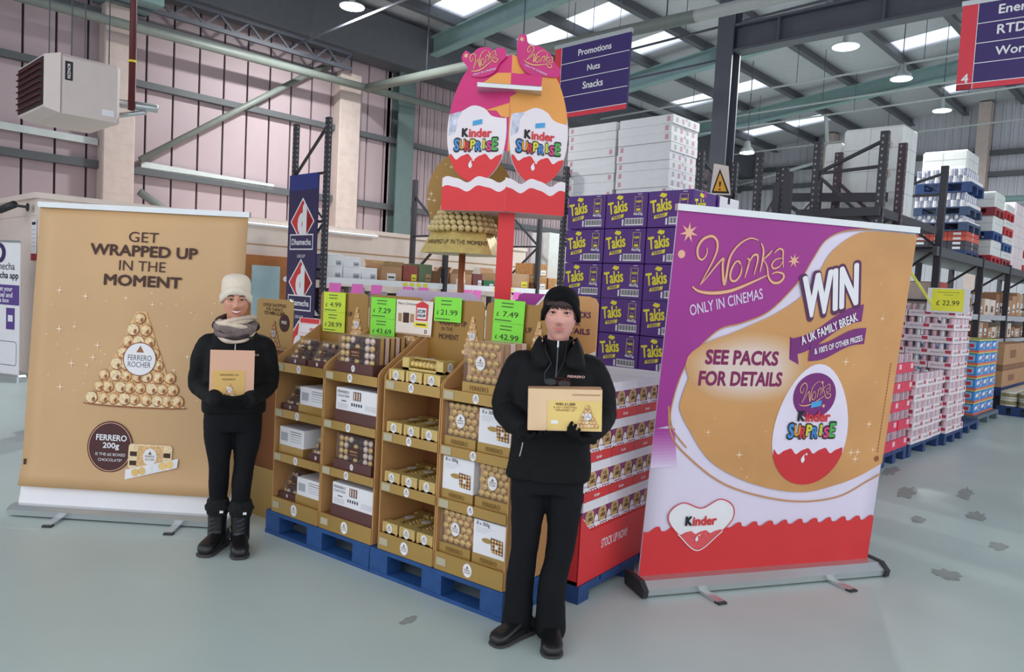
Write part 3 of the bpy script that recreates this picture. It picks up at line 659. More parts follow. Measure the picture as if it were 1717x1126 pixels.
for j in range(8):
    for i in range(2):
        for r in range(2):
            t = wthing('tin', 'cream tin, %s layer, %s along and %s across the far navy pallet' % (ORD[r], ORD[j], ORD[i]), 'tin', -2.48+.26*i, 14.75+.26*j, .15+.125*r, group='cream tins on the navy pallet')
            a = MB(); a.lathe([(.118, 0), (.122, .006), (.122, .112), (.118, .12)], m_tin, 14); a.obj('body', t, smooth=False)
            a = MB(); a.lathe([(.1225, .03), (.1235, .032), (.1235, .085), (.1225, .088)], m_tinl, 14); a.obj('label_band', t)

# ------------------------------------------------------------------ can trays
def tray_src(name, cat, mt, mc, h, l=.4, w=.27, can=.045, txt=None, mtx=None, group=None, band=None):
    t = wthing(name, 'x', cat, 0, -60, 0, group=group)
    a = MB(); a.bbox(0, w, 0, l, 0, h*.52, mt, .004); a.obj('tray', t)
    b = MB(); F = Fr((0, 0, 0), (1, 0, 0), (0, 0, 1)); G = Fr((w, 0, 0), (0, 1, 0), (0, 0, 1))
    if band: b.rect(F, w*.7, w*.95, h*.2, h*.46, band, 1); b.rect(G, l*.7, l*.9, h*.2, h*.46, band, 1)
    if txt: b.text(F, txt, w*.38, h*.27, w*.55, mtx, l=2); b.text(G, txt, l*.36, h*.27, l*.5, mtx, l=2)
    b.obj('print', t)['kind'] = 'stuff'
    c = MB(); n1, n2 = int(w/(2*can)), int(l/(2*can))
    for i in range(n1):
        for j in range(n2):
            if i == n1-1 or j == 0:
                x, y = (i+.5)*w/n1, (j+.5)*l/n2; r = can*.94
                c.lathe([(r, h*.4), (r, h*.9), (r*.82, h*.985), (r*.8, h*.99)], mc if (i+j) % 2 else m_can2, 9, (x, y, 0))
    o = c.obj('cans', t); o['kind'] = 'stuff'
    return t
m_whites = mat('tray_script', (240, 200, 210), .55, var=0); m_ink0 = mat('faint_ink', (120, 118, 40), .6, var=0)
m_can = mat('can_silver', (206, 200, 206), .35, metal=.3, var=.08); m_can2 = mat('can_pink', (198, 160, 172), .4, metal=.2, var=.15, scale=20)
wt = tray_src('can_tray', 'can tray', mat('tray_white', (234, 218, 224), .55), m_can, .158, can=.034, txt='STELLA ARTOIS', mtx=m_black, group='white can trays', band=mat('band_red', (186, 60, 84), .5))
rt_ = tray_src('red_can_tray', 'can tray', mat('tray_red', (222, 40, 80), .5), mat('can_grey', (150, 130, 140), .35, metal=.3, var=.3, scale=20), .205, can=.036, txt=None, mtx=m_white, band=m_whites, group='red can trays')
gt = tray_src('green_can_tray', 'can tray', mat('tray_green', (36, 92, 54), .5), mat('can_green', (40, 100, 60), .35, metal=.3, var=.3, scale=20), .205, can=.036, txt=None, mtx=m_white, group='green can trays', band=m_white)
def stack(src, x1, y0, nx, ny, nz, h, l, w, z0, what, skip=None):
    for r in range(nz):
        for i in range(nx):
            for j in range(ny):
                if not (i == 0 or j == 0): continue
                clone(src, W(x1-w*(i+1)*1.01+random.uniform(-.008, .008), y0+l*j*1.01, z0+h*r), RW, '%s, %s layer up, %s along, %s in' % (what, ORD[r], ORD[j], ORD[i]))
stack(gt, -2.44, 6.95, 2, 3, 6, .206, .4, .27, .15, 'green can tray behind the purple banner')
stack(rt_, -2.42, 8.2, 3, 2, 5, .206, .4, .27, .15, 'red can tray')
stack(wt, -2.40, 9.08, 2, 3, 5, .159, .4, .27, .15, 'white can tray in the low stack')
stack(wt, -2.36, 10.35, 4, 2, 10, .159, .4, .27, .15, 'white can tray in the tall stack')
for s in (wt, rt_, gt):
    for ch in list(s.children): bpy.data.objects.remove(ch)
    bpy.data.objects.remove(s)
pallet(1.0, 1.25, W(-2.93, 6.93), RW, 'navy pallet under the green can trays', m_navy); pallet(1.0, .85, W(-2.93, 8.18), RW, 'navy pallet under the red can trays', m_navy)
pallet(.5, 1.25, W(-2.67, 9.06), RW, 'navy pallet under the low white can trays', m_navy); pallet(1.1, .9, W(-2.92, 10.34), RW, 'navy pallet under the tall white can trays', m_navy)
pallet(.5, 1.1, W(-2.67, 11.27), RW, 'navy pallet end beyond the tall white can stack', m_navy)
# price card on the tall stack
t = wthing('price_card', 'yellow price card on white backing above the tall can stack', 'price card', -2.62, 10.3, 1.64)
g = MB(); g.box(-.06, .4, -.012, 0, 0, .3, m_white); g.obj('backing', t)
F = Fr((.17, -.013, 0), (1, 0, 0), (0, 0, 1)); g = MB(); g.rect(F, -.18, .17, .02, .29, mat('card_yellow', (244, 240, 70), .6), 1); g.text(F, '£ 22.99', 0, .12, .25, m_black, l=2); g.rect(F, -.12, .12, .245, .25, m_ink0, 2); g.rect(F, -.05, .05, .215, .22, m_ink0, 2); g.obj('print', t)
t = wthing('folded_strip', 'blue and yellow folded card strip forming a peak on the can stack', 'strip', -2.95, 10.3, 1.75)
g = MB(); g.bar((-.25, 0, .0), (.05, 0, .38), .06, .02, mat('strip_blue', (130, 176, 206), .5)); g.bar((.05, 0, .38), (.33, 0, -.02), .06, .02, mat('strip_yellow', (232, 232, 90), .5)); g.obj('strip', t)
# blue packs
m_bp = mat('pack_blue', (52, 136, 214), .4, var=.15, scale=10)
def bluepack(x, y, z, label):
    t = wthing('blue_pack', label, 'pack', x, y, z, group='blue multipacks on the grey pallet')
    a = MB(); a.bbox(0, .40, 0, .42, .03, .165, m_bp, .02); a.obj('body', t)
    a = MB(); a.box(0, .4, 0, .42, 0, .03, mat('pack_orange', (226, 110, 84), .5)); a.box(0.005, .395, .005, .415, .165, .185, mat('pack_lid', (206, 204, 120), .5)); a.obj('trays', t)
    b = MB(); F = Fr((0, 0, 0), (1, 0, 0), (0, 0, 1)); G = Fr((.4, 0, 0), (0, 1, 0), (0, 0, 1))
    for f in (F, G): b.poly(f, [(.04, .07), (.2, .09), (.2, .14), (.04, .12)], m_white, 1); b.rect(f, .24, .36, .05, .15, mat('pack_pale', (150, 196, 230), .5), 1); b.rect(f, .27, .33, .07, .12, m_red, 2)
    b.obj('print', t)
for r in range(6):
    for i in range(2):
        for j in range(3):
            if i == 1 or j == 0: bluepack(-3.36+.41*i, 12.65+.43*j, .15+.187*r, 'blue multipack, %s layer up, %s along, %s of the pallet' % (ORD[r], ORD[j], 'aisle side' if i else 'inner side'))
pallet(1.0, 1.4, W(-2.98, 12.6), RW, 'grey plastic pallet under the blue multipacks', mat('pallet_grey', (98, 112, 124), .6))

# ------------------------------------------------------------------ hanging signs
def hsign(x, y, z, w, h, rz, lines, label, num=None):
    t = wthing('hanging_sign', label, 'sign', x, y, z, rz)
    g = MB(); g.box(0, w, 0, .03, 0, h, m_signb); g.obj('board', t)
    F = Fr((0, -.001, 0), (1, 0, 0), (0, 0, 1)); g = MB(); g.rect(F, 0, w*.1, 0, h, m_signr, 1); g.rect(F, 0, w, 0, h*.065, m_signr, 1); g.obj('red_border', t)
    g = MB(); g.box(-.01, w+.01, -.01, .04, h, h+.05, m_alu); g.obj('top_rail', t)
    g = MB(); n = len(lines); hh = h*.935/n
    for k in range(1, n): g.rect(F, w*.1, w, h*.065+hh*k-.004, h*.065+hh*k+.004, m_white, 2)
    g.rect(F, w*.1-.006, w*.1, 0, h, m_white, 2); g.rect(F, 0, w, h*.065, h*.065+.008, m_white, 2)
    g.obj('divider', t)
    g = MB()
    for k, (s, tw) in enumerate(lines):
        if s: g = MB(); g.text(F, s, w*.55 if not num else w*.1+.18+tw*w/2, h-hh*(k+.5), tw*w, m_white, l=3, bold=.02); g.obj('lettering', t)
    if num: g = MB(); g.text(F, num, w*.05, h*.13, w*.045, m_white, l=3, bold=.02); g.obj('aisle_number', t)
    g = MB()
    for xx in (.15*w, .5*w, .85*w): g.tube((xx, .015, h+.05), (xx, .015, 7.4-z), .004, m_steel, 5)
    g.obj('wire', t)
hsign(-6.56, 7.45, 3.88, 1.18, .90, 0, (('Promotions', .44), ('Nuts', .17), ('Snacks', .27), ('', 0)), 'navy hanging sign reading Promotions, Nuts, Snacks')
hsign(-2.27, 9.1, 4.02, 1.5, .88, .1, (('Energy Drinks', .5), ('RTD Spirits', .42), ('World Beers', .44), ('', 0)), 'navy hanging sign cut by the right edge of the photo', '4')

# ------------------------------------------------------------------ unit heater
t = wthing('unit_heater', 'cream unit heater with dark louvres hung high on the left', 'heater', -11, 2.95, 3.6)
g = MB(); g.bbox(-1.25, 0, 0, .72, 0, .76, m_heat, .04); g.obj('casing', t)
g = MB(); g.loft([[(-1.25, 0, .0), (0, 0, 0), (0, 0, .76), (-1.25, 0, .76)], [(-1.3, -.16, .06), (-.1, -.16, .06), (-.1, -.16, .72), (-1.3, -.16, .72)]], m_heat); g.obj('hood', t)
g = MB(); g.box(-1.28, -.12, -.175, -.15, .09, .69, mat('louvre_dark', (42, 26, 28), .6)); g.obj('grille', t)
for k in range(7): a = MB(); a.bar((-1.26, -.19, .14+.08*k), (-.14, -.19, .14+.08*k), .03, .012, m_maroon); a.obj('louvre', t)
g = MB(); F = Fr((.001, .04, .45), (0, 1, 0), (0, 0, 1)); g.rect(F, .01, .10, -.02, .22, m_black, 1); g.text(F, 'REZNOR', .055, .10, .19, m_white, l=2, rot=PI/2, bold=.02); g.obj('badge', t); g = MB(); g.rect(F, .45, .6, -.38, -.3, m_white, 1); g.obj('sticker', t)
g = MB(); g.tube((-.45, .72, .35), (-.1, 1.25, .32), .06, m_alu, 12); g.tube((-.5, .72, .15), (-.15, 1.1, .25), .035, m_alu, 10); g.obj('flue', t, smooth=True)
g = MB(); g.tube((-.2, .93, .25), (-.2, .93, 3.6), .045, m_maroon, 10); g.tube((-.2, .93, .9), (-.2, .93, .93), .05, m_yel, 10); g.obj('gas_pipe', t, smooth=True)
g = MB()
for x, y in ((-1.1, .15), (-.1, .15), (-1.1, .6), (-.1, .6)): g.tube((x, y, .76), (x, y, 3.7), .008, m_steel, 5)
g.obj('hanger_rod', t)
# security camera and notices on the office corner
t = wthing('security_camera', 'dark bullet security camera on the office corner', 'camera', -12.75, 3.03, 2.45)
g = MB(); g.tube((-.45, -.25, -.03), (-.12, -.15, .05), .055, m_dkplas, 12); g.obj('body', t, smooth=True); g = MB(); g.tube((-.15, -.15, .04), (0, 0, .02), .02, m_dkplas); g.tube((0, 0.0, .02), (0, -.02, .02), .06, m_dkplas, 12); g.obj('bracket', t)
t = wthing('wall_notice', 'white paper notice with a red strip on the office corner', 'notice', -12.80, 3.085, 1.8)
g = MB(); F = Fr((0, 0, 0), (1, 0, 0), (0, 0, 1)); g.slab(F, [(0, 0), (.25, 0), (.25, .5), (0, .5)], .006, m_white); g.obj('paper', t)
g = MB(); g.rect(F, -.02, .27, -.1, 0, mat('notice_red', (168, 48, 56), .6), 1); g.rect(F, .03, .22, .42, .46, m_black, 2)
for k in range(5): g.rect(F, .04, .21, .34-.06*k, .35-.06*k, m_clad, 2)
g.obj('print', t)
# white roll-up banner cut by the left edge
t = wthing('roll_up_banner', 'white and purple app roll-up banner at the left edge', 'banner', -12.85, 2.47, 0, rad(21))
g = MB(); g.box(0, .86, -.01, 0, .1, 1.93, m_white); g.obj('sheet', t); g = MB(); g.tube((0, -.005, 1.94), (.86, -.005, 1.94), .018, m_alu); g.obj('top_rail', t)
g = MB(); g.bbox(-.03, .95, -.08, .06, 0, .1, m_alu, .02); g.obj('base', t)
F = Fr((.43, -.011, 0), (1, 0, 0), (0, 0, 1)); g = MB(); g.rect(F, -.43, .43, 1.06, 1.34, mat('app_purple', (92, 64, 140), .5), 1); g.disc(F, 0, 1.78, .14, .14, mat('app_navy', (54, 34, 92), .5), 1); g.disc(F, 0, 1.78, .06, .08, m_white, 2)
g.text(F, 'Dhamecha', .02, 1.60, .62, m_black, l=2); g.text(F, 'Dhamecha app', .03, 1.46, .76, m_black, l=2, bold=.02)
for k, s in enumerate(('Get your', 'label and', 'a box')): g.text(F, s, .12, 1.275-.075*k, .34 if k < 2 else .2, m_white, l=2, bold=.02)
g.rect(F, .16, .34, .72, 1.02, mat('app_purple', (92, 64, 140), .5), 1); g.rect(F, .2, .3, .83, .92, m_white, 2); g.stroke(F, rrect(-.38, .38, .22, .55, .04), .008, m_signb, 1, True); g.obj('print', t)
# red and white boxes on a pallet behind the gold banner
pallet(.6, .4, W(-8.2, 2.02), RW, 'blue pallet under the red and white boxes at the left', m_blue)
for k, (z, h, c) in enumerate(((.15, .18, m_white), (.33, .22, m_white), (.55, .25, m_red))):
    carton('red_white_box', 'red and white box left of the gold banner, %s from the bottom' % ORD[k], 'box', -8.16, 2.03, z, .34, .3, h-.004, c, m_white, 'red and white boxes at the left', lambda b, F, G, w, d, h: (b.rect(F, -w/2, w/2, 0, h*.35, m_red, 1), b.rect(F, -w/2+.02, 0, h*.7, h*.95, m_white, 1)))
# ------------------------------------------------------------------ shared print motifs
m_pfoil = mat('print_foil', (222, 178, 124), .6, var=.3, scale=70)
m_pfoil2 = mat('print_foil_light', (240, 212, 170), .6, var=.2, scale=70)
m_pfoild = mat('print_foil_dark', (150, 92, 54), .6, var=.2, scale=70)
m_spark = mat('sparkle', (250, 230, 204), .6, var=0)
m_ink = mat('logo_ink', (52, 52, 70), .6, var=0)
m_peach = mat('script_peach', (236, 178, 148), .5, var=0); m_bronze = mat('script_bronze', (150, 82, 52), .5, var=0)
m_lilac = mat('print_lilac', (222, 204, 232), .55, var=.03)
m_plum = mat('text_plum', (128, 24, 84), .55, var=0); m_plumd = mat('text_plum_dark', (88, 34, 84), .55, var=0)
def tower(g, F, cx, y0, w, h, l=2, rows=(1, 2, 3, 4, 5, 7, 8, 9), seed=1, logo=True):
    """picture of the wrapped-chocolate pyramid: rows of foil discs on a plate"""
    F = Fr(F.P(0, 0, l), F.u, F.v, .00025); l = 1; R_ = w*.46/max(rows)*1.1
    g.poly(F, [(cx-w*.40, y0+h*.04), (cx+w*.40, y0+h*.04), (cx+w*.05, y0+h*.93), (cx-w*.05, y0+h*.93)], m_pfoil, 0)
    rnd = random.Random(seed); n = len(rows); g.disc(F, cx, y0+h*.02, w*.5, h*.025, m_pfoild, l, 24); g.disc(F, cx, y0+h*.028, w*.48, h*.016, m_pfoil2, l+1, 24)
    for k, c in enumerate(reversed(rows)):
        y = y0+h*(.075+.9*k/n); ww = w*.92*c/max(rows)
        for i in range(c):
            x = cx+((i+.5)/c-.5)*ww+rnd.uniform(-.01, .01)*w; r = R_*rnd.uniform(.95, 1.1)
            g.disc(F, x, y, r, r*1.02, m_pfoild, l+2+2*k, 14); g.disc(F, x-.08*r, y+.06*r, r*.9, r*.88, m_pfoil if (i+k) % 3 else m_pfoil2, l+3+2*k, 14)
            if w > .3:
                g.disc(F, x-.2*r, y+.28*r, r*.5, r*.42, m_pfoil2, l+4+2*k, 10); g.disc(F, x+.3*r, y-.25*r, r*.28, r*.4, m_pfoild, l+4+2*k, 8); g.disc(F, x-.45*r, y-.3*r, r*.2, r*.25, m_pfoil2, l+4+2*k, 8)
    L = l+6+2*n
    if logo:
        y = y0+h*.47; r = w*.15; g.disc(F, cx+.02*w, y, r*1.06, r*1.06, m_pfoild, L, 28); g.disc(F, cx+.02*w, y, r, r, m_white, L+1, 28)
        g.text(F, 'FERRERO', cx+.02*w, y+.08*r, r*1.5, m_ink, l=L+2, h=r*.34); g.text(F, 'ROCHER', cx+.02*w, y-.34*r, r*1.45, m_ink, l=L+2, h=r*.34)
        g.poly(F, [(cx+.02*w-r*.25, y+.42*r), (cx+.02*w+r*.25, y+.42*r), (cx+.02*w, y+.85*r)], m_pfoild, L+2)
def star(g, F, x, y, r, m, n=4, l=3, inner=.12):
    g.poly(F, [(x+(r if k % 2 == 0 else r*inner)*math.cos(PI*k/n+PI/2), y+(r if k % 2 == 0 else r*inner)*math.sin(PI*k/n+PI/2)) for k in range(2*n)], m, l)
WK = [([(415, 365), (420, 430), (380, 490), (335, 460), (325, 370), (370, 285), (450, 248), (508, 290), (520, 380), (490, 490), (440, 610), (380, 750)], 1.0),
      ([(380, 750), (450, 655), (520, 550), (590, 465), (590, 520), (605, 640), (628, 735), (640, 640), (652, 480), (690, 380), (760, 295), (850, 245), (935, 262)], 1.0),
      ([(790, 560), (760, 490), (715, 505), (680, 600), (690, 680), (740, 690), (785, 620), (785, 540), (745, 490)], .9),
      ([(835, 455), (862, 470), (850, 560), (832, 655)], .9), ([(850, 530), (890, 430), (935, 412), (948, 470), (925, 620)], .9),
      ([(965, 285), (998, 360), (998, 480), (985, 590)], .9), ([(1090, 355), (1060, 400), (1008, 455)], .7),
      ([(1008, 458), (1055, 530), (1080, 630), (1130, 690), (1200, 690), (1245, 640), (1232, 595), (1165, 582), (1112, 605)], 1.0),
      ([(1115, 385), (1160, 338), (1205, 352), (1214, 430), (1228, 532)], .8), ([(1208, 432), (1135, 452), (1102, 508), (1128, 545), (1188, 520), (1212, 470)], .7),
      ([(305, 765), (380, 812), (520, 825), (700, 795), (880, 715), (1060, 622)], 1.3)]
def wonka(g, F, cx, cy, w, l=3, rot=0.0, m1=None, m2=None, lw=.022, vs=1.0):
    s = w/945; c, sn = math.cos(rot), math.sin(rot)
    for pts, q in WK:
        p = []
        for x, y in smoothpts(pts, 4): a, b = (x-778)*s, -(y-535)*s*vs; p.append((cx+a*c-b*sn, cy+a*sn+b*c))
        n = len(p); wd = [lw*w*q*(.35+.65*math.sin(PI*(i+.5)/n)) for i in range(n)]
        g.stroke(F, p, [x*1.5 for x in wd], m2 or m_bronze, l); g.stroke(F, p, wd, m1 or m_peach, l+1)
SUR = [('S', (64, 140, 206)), ('U', (226, 150, 50)), ('R', (206, 50, 60)), ('P', (216, 206, 60)), ('R', (60, 130, 200)), ('I', (200, 200, 60)), ('S', (216, 60, 130)), ('E', (80, 170, 80))]
def kinder(g, F, cx, cy, w, l=3, surprise=True, tag_=True):
    g.text(F, 'K', cx-w*.255, cy, w*.15, m_black, h=w*.19, l=l, bold=.05); g.text(F, 'inder', cx+w*.09, cy-.01*w, w*.52, m_red, l=l, bold=.035, h=w*.19)
    if tag_: g.poly(F, [(cx-.09*w, cy+.14*w), (cx+.12*w, cy+.18*w), (cx+.12*w, cy+.28*w), (cx-.09*w, cy+.24*w)], mat('tag_blue', (70, 160, 214), .5), l)
    if surprise:
        for k, (ch, c) in enumerate(SUR):
            x = cx+(k-3.5)*w*.123; y = cy-w*.27+(.02 if k % 2 else -.02)*w+(.03*w if k == 0 else 0); hh = w*(.28 if k in (0, 7) else .22); ww = w*(.13 if ch != 'I' else .06)
            g.text(F, ch, x, y, ww*1.25, m_black, h=hh*1.14, l=l, bold=.07); g.text(F, ch, x, y, ww*.95, mat('letter_%d_%d_%d' % c, c, .5, var=0), h=hh*.92, l=l+1, bold=.04)
def wave(x0, x1, y, a, n, ph=0.0, sk=.3):
    """creamy milk-wave edge from x0 to x1"""
    out = []
    for k in range(n*18+1):
        t = k/(n*18); u = (t*n+ph) % 1.0; out.append((x0+(x1-x0)*t, y+a*(math.sin(2*PI*u)+sk*math.sin(4*PI*u+.6))*.7))
    return out
def clip_egg(pts, y, above=True):
    return [(px, py) for px, py in pts if (py > y if above else py < y)]
def egg_lower(cx, cy, w, h, yw, a, n, ph=0.0):
    e = eggpts(cx, cy, w, h, 72); lo = [p for p in e if p[1] < yw]
    lo.sort(key=lambda p: math.atan2(p[0]-cx, -(p[1]-cy)+1e-9)); lo.sort(key=lambda p: math.atan2(p[1]-cy, p[0]-cx) % (2*PI))
    x0, x1 = lo[0][0], lo[-1][0]
    return lo+wave(x1, x0, yw, a, n, ph)[::-1][::-1] if False else lo+[(x, y) for x, y in wave(x1, x0, yw, a, n, ph)]
def egg_drop(g, F, x, y, s, l): g.poly(F, smoothpts([(x, y-s), (x+s*.5, y-s*.4), (x+s*.25, y+s*.5), (x+s*.5, y+s), (x-s*.1, y+s*.5), (x-s*.45, y-s*.3)], 4, True), m_white, l); g.disc(F, x+s*.8, y+s*.9, s*.22, s*.28, m_white, l)
def badge(g, F, x, y, r, l=2):
    g.disc(F, x, y, r*.82, r, m_white, l, 20); g.poly(F, [(x-r*.22, y+r*.28), (x+r*.22, y+r*.28), (x, y+r*.7)], m_gdark, l+1); g.text(F, 'FERRERO', x, y+r*.06, r*1.15, m_gdark, l=l+1, h=r*.24); g.text(F, 'ROCHER', x, y-r*.3, r*1.1, m_gdark, l=l+1, h=r*.24)

# ------------------------------------------------------------------ gold roll-up banner
m_gban = mat('banner_gold', (204, 164, 118), .5, var=.07, scale=1.2)
t = thing('roll_up_banner', 'wide gold roll-up banner with a pyramid of wrapped chocolates', 'banner', (-5.447, 2.03, 0), rad(34.8))
F = Fr((0, -.05, 0), (1, 0, 0), (0, .085, 1)); wb_ = 1.40
g = MB(); pf = []
rings = []
for k in range(25):
    v = .185+(2.03-.185)*k/24; bow = -.03*math.exp(-((v-.2)/.08)**2)
    rings.append([F.P(x, v)+F.n*(-bow+.002*math.sin(x*7+v*2)) for x in [wb_*i/12 for i in range(13)]])
g.add([p for r in rings for p in r], [(i*13+j, i*13+j+1, (i+1)*13+j+1, (i+1)*13+j) for i in range(24) for j in range(12)], m_gban)
o = g.obj('sheet', t, smooth=True); md = o.modifiers.new('thickness', 'SOLIDIFY'); md.thickness = .003; md.offset = -1
g = MB(); g.bar((-.01, .125, 2.035), (wb_+.01, .125, 2.035), .03, .035, m_alu); g.obj('top_rail', t)
g = MB(); g.tube((wb_*.5, .17, .05), (wb_*.5, .16, 2.02), .012, m_alu); g.obj('support_pole', t)
g = MB(); rings = [[F.P(x, v)+F.n*(-.012+.035*(1-v/.2)) for x in (.0, wb_)] for v in (.06, .1, .15, .21)]
g.add([p for r in rings for p in r], [(2*i, 2*i+1, 2*i+3, 2*i+2) for i in range(3)], m_white); g.obj('lower_strip', t)
g = MB(); g.loft([[(x, -.13, .012), (x, -.14, .05), (x, -.10, .072), (x, .06, .072), (x, .07, .04), (x, .06, .012)] for x in (-.02, wb_+.02)], m_alu); g.obj('base', t)
for x in (.32, 1.09): g = MB(); g.bar((x, -.10, .012), (x+.02, -.27, .008), .05, .016, m_alu); g.bar((x+.02, -.25, .006), (x+.024, -.29, .006), .055, .012, m_dkplas); g.obj('foot', t)
P = Fr(F.P(0, 0)+F.n*.005, F.u, F.v)
g = MB(); g.text(P, 'GET', .713, 1.858, .20, m_brown, h=.068, l=1); g.obj('lettering', t)
g = MB(); g.text(P, 'WRAPPED UP', .72, 1.765, .72, m_brown, h=.076, bold=.028, l=1); g.obj('lettering', t)
g = MB(); g.text(P, 'IN THE', .716, 1.667, .31, m_brown, h=.066, l=1); g.obj('lettering', t)
g = MB(); g.text(P, 'MOMENT', .725, 1.568, .52, m_brown, h=.076, bold=.03, l=1); g.obj('lettering', t)
g = MB(); tower(g, P, .73, .735, .70, .68, 1); g.obj('chocolate_pyramid_picture', t)
g = MB(); rnd = random.Random(4)
for k in range(70):
    x, y = rnd.uniform(.08, 1.34), rnd.uniform(.8, 1.5)
    if abs(x-.73) < .36*(1.45-y)/.7: continue
    star(g, P, x, y, rnd.choice((.006, .008, .010, .012, .022, .030)), m_spark, 4, 1, .15)
o = g.obj('sparkles', t); o['kind'] = 'stuff'
m_oval = mat('oval_brown', (72, 28, 30), .55, var=.03)
g = MB(); g.disc(P, .583, .47, .152, .168, m_oval, 1, 40); g.stroke(P, [(.583+.142*math.cos(PI*k/20), .47+.157*math.sin(PI*k/20)) for k in range(40)], .004, m_peach, 2, True)
g.text(P, 'FERRERO', .59, .53, .205, m_white, h=.04, bold=.025, l=3); g.text(P, '200g', .59, .474, .11, m_white, h=.048, bold=.025, l=3); g.text(P, 'IS THE #2 BOXED', .59, .42, .20, m_white, l=3); g.text(P, 'CHOCOLATE*', .59, .385, .16, m_white, l=3); g.obj('badge', t)
g = MB(); g.poly(P, rrect(.71, 1.0, .34, .50, .02), m_pfoil2, 5); g.rect(P, .77, .94, .345, .49, m_pfoil, 6); badge(g, P, .855, .42, .055, 7)
for x, y in ((.722, .42), (.722, .36), (.945, .42)): g.rect(P, x, x+.045, y, y+.03, m_brown, 7)
g.poly(P, [(.70, .265), (.99, .345), (1.04, .36), (1.045, .42), (.99, .405), (.70, .33)], m_white, 9)
for k in range(6): g.disc(P, .765+.045*k, .315+.0125*k, .026, .026, m_foil if k not in (2, 3) else m_white, 10, 12)
g.obj('pack_picture', t)
g = MB(); g.rect(P, .012, .03, .32, .36, m_brown, 1); g.obj('edge_mark', t)

# ------------------------------------------------------------------ purple and gold roll-up banner
t = thing('roll_up_banner', 'large purple, gold and white roll-up banner in the right foreground', 'banner', (-1.794, 3.748, 0), rad(54.8))
F = Fr((0, .0, 0), (1, 0, 0), (0, -.0845, 1)); wb_ = 1.595
o_ = -.01
g = MB(); rings = []
m_wban = mat('banner_white', (226, 216, 236), .5, var=.02)
for k in range(25):
    v = .045+(2.10-.045)*k/24
    rings.append([F.P(x, v)+F.n*(.002*math.sin(x*5+v*1.5)) for x in [o_+wb_*i/12 for i in range(13)]])
g.add([p for r in rings for p in r], [(i*13+j, i*13+j+1, (i+1)*13+j+1, (i+1)*13+j) for i in range(24) for j in range(12)], m_wban)
o = g.obj('sheet', t, smooth=True); md = o.modifiers.new('thickness', 'SOLIDIFY'); md.thickness = .003; md.offset = -1
g = MB(); a = F.P(o_-.01, 2.115); b = F.P(o_+wb_+.01, 2.115); g.bar(a, b, .03, .035, m_alu); g.obj('top_rail', t)
g = MB(); g.tube((.8, .06, .05), (.8, -.10, 2.1), .012, m_alu); g.obj('support_pole', t)
g = MB(); g.loft([[(x, -.12, .012), (x, -.13, .05), (x, -.08, .082), (x, .07, .082), (x, .08, .04), (x, .07, .012)] for x in (-.03, wb_+.03)], m_alu); bs = g.obj('base', t)
for x in (-.045, wb_+.015): a = MB(); a.loft([[(q, -.135, .008), (q, -.145, .05), (q, -.09, .09), (q, .08, .09), (q, .09, .04), (q, .08, .008)] for q in (x, x+.03)], m_dkplas); a.obj('end_cap', bs)
for x in (.34, 1.22): g = MB(); g.bar((x, -.10, .012), (x+.02, -.26, .008), .05, .016, m_alu); g.bar((x+.02, -.24, .006), (x+.024, -.28, .006), .055, .012, m_dkplas); g.obj('foot', t)
P = Fr(F.P(0, 0)+F.n*.005, F.u, F.v); e0, e1 = o_, o_+wb_
S = smoothpts([(1.25, 2.098), (1.06, 2.07), (.94, 2.01), (.87, 1.90), (.80, 1.777), (.63, 1.60), (.46, 1.525), (.303, 1.473), (.141, 1.288), (.078, 1.056), (.10, .93), (.201, .819)], 6)
g = MB()  # purple field fades to white at its foot: three tones of ink
g.poly(P, [(e0, 2.098)]+[(e0, .93)]+[p for p in S if p[1] > .93][::-1], m_purple, 1)
for k in range(12):
    c = [160+(226-160)*(k+1)/13, 44+(216-44)*(k+1)/13, 140+(236-140)*(k+1)/13]; ya, yb = .93-.0115*k*1.6, .93-.0115*(k+1)*1.6
    g.rect(P, e0, .115+.0035*k, yb, ya, mat('fade_%d' % k, tuple(c), .5, var=0), 1)
g.obj('purple_field', t)
I = smoothpts([(e1, 2.085), (1.40, 2.09), (1.168, 2.07), (.999, 1.957), (.93, 1.84), (.855, 1.713), (.68, 1.59), (.49, 1.503), (.33, 1.43), (.211, 1.322), (.129, 1.089), (.15, 1.0), (.206, .921), (.30, .80), (.406, .711), (.60, .62), (.832, .556), (1.05, .535), (1.258, .571), (1.42, .62), (e1, .70)], 6)
m_gban2 = mat('banner_amber', (208, 152, 94), .5, var=.10, scale=2.2)
g = MB(); g.poly(P, I, m_gban2, 2); g.obj('gold_field', t)
g = MB(); pp_ = smoothpts([(.2, 1.32), (.45, 1.44), (.75, 1.42), (.86, 1.3), (.82, 1.16), (.6, 1.1), (.3, 1.14)], 6, True)
for k in range(9):
    u = k/8; s_ = 1.18-.55*u; g.poly(P, [(.52+(x-.52)*s_, 1.27+(y-1.27)*s_) for x, y in pp_], mat('pale_ink_%d' % k, (208+16*(u+.05), 154+46*(u+.05), 98+90*(u+.05)), .5, var=0), 2.4+.14*k)
g.obj('pale_patch', t)
g = MB(); g.stroke(P, S, .008, mat('gold_line', (196, 140, 90), .5, var=0), 2); g.stroke(P, smoothpts([(.06, 1.056), (.09, .91), (.19, .79), (.49, .595), (.92, .485), (1.27, .492), (1.5, .59), (e1, .63)], 6), .010, mat('gold_line', (196, 140, 90), .5, var=0), 2); g.obj('gold_line', t)
g = MB(); wonka(g, P, .405, 1.835, .575, 3, .02, vs=.86); g.obj('script_logo', t)
g = MB(); g.text(P, 'ONLY IN CINEMAS', .345, 1.637, .46, m_lilac, h=.06, l=3, rot=.25, bold=.012); g.obj('lettering', t)
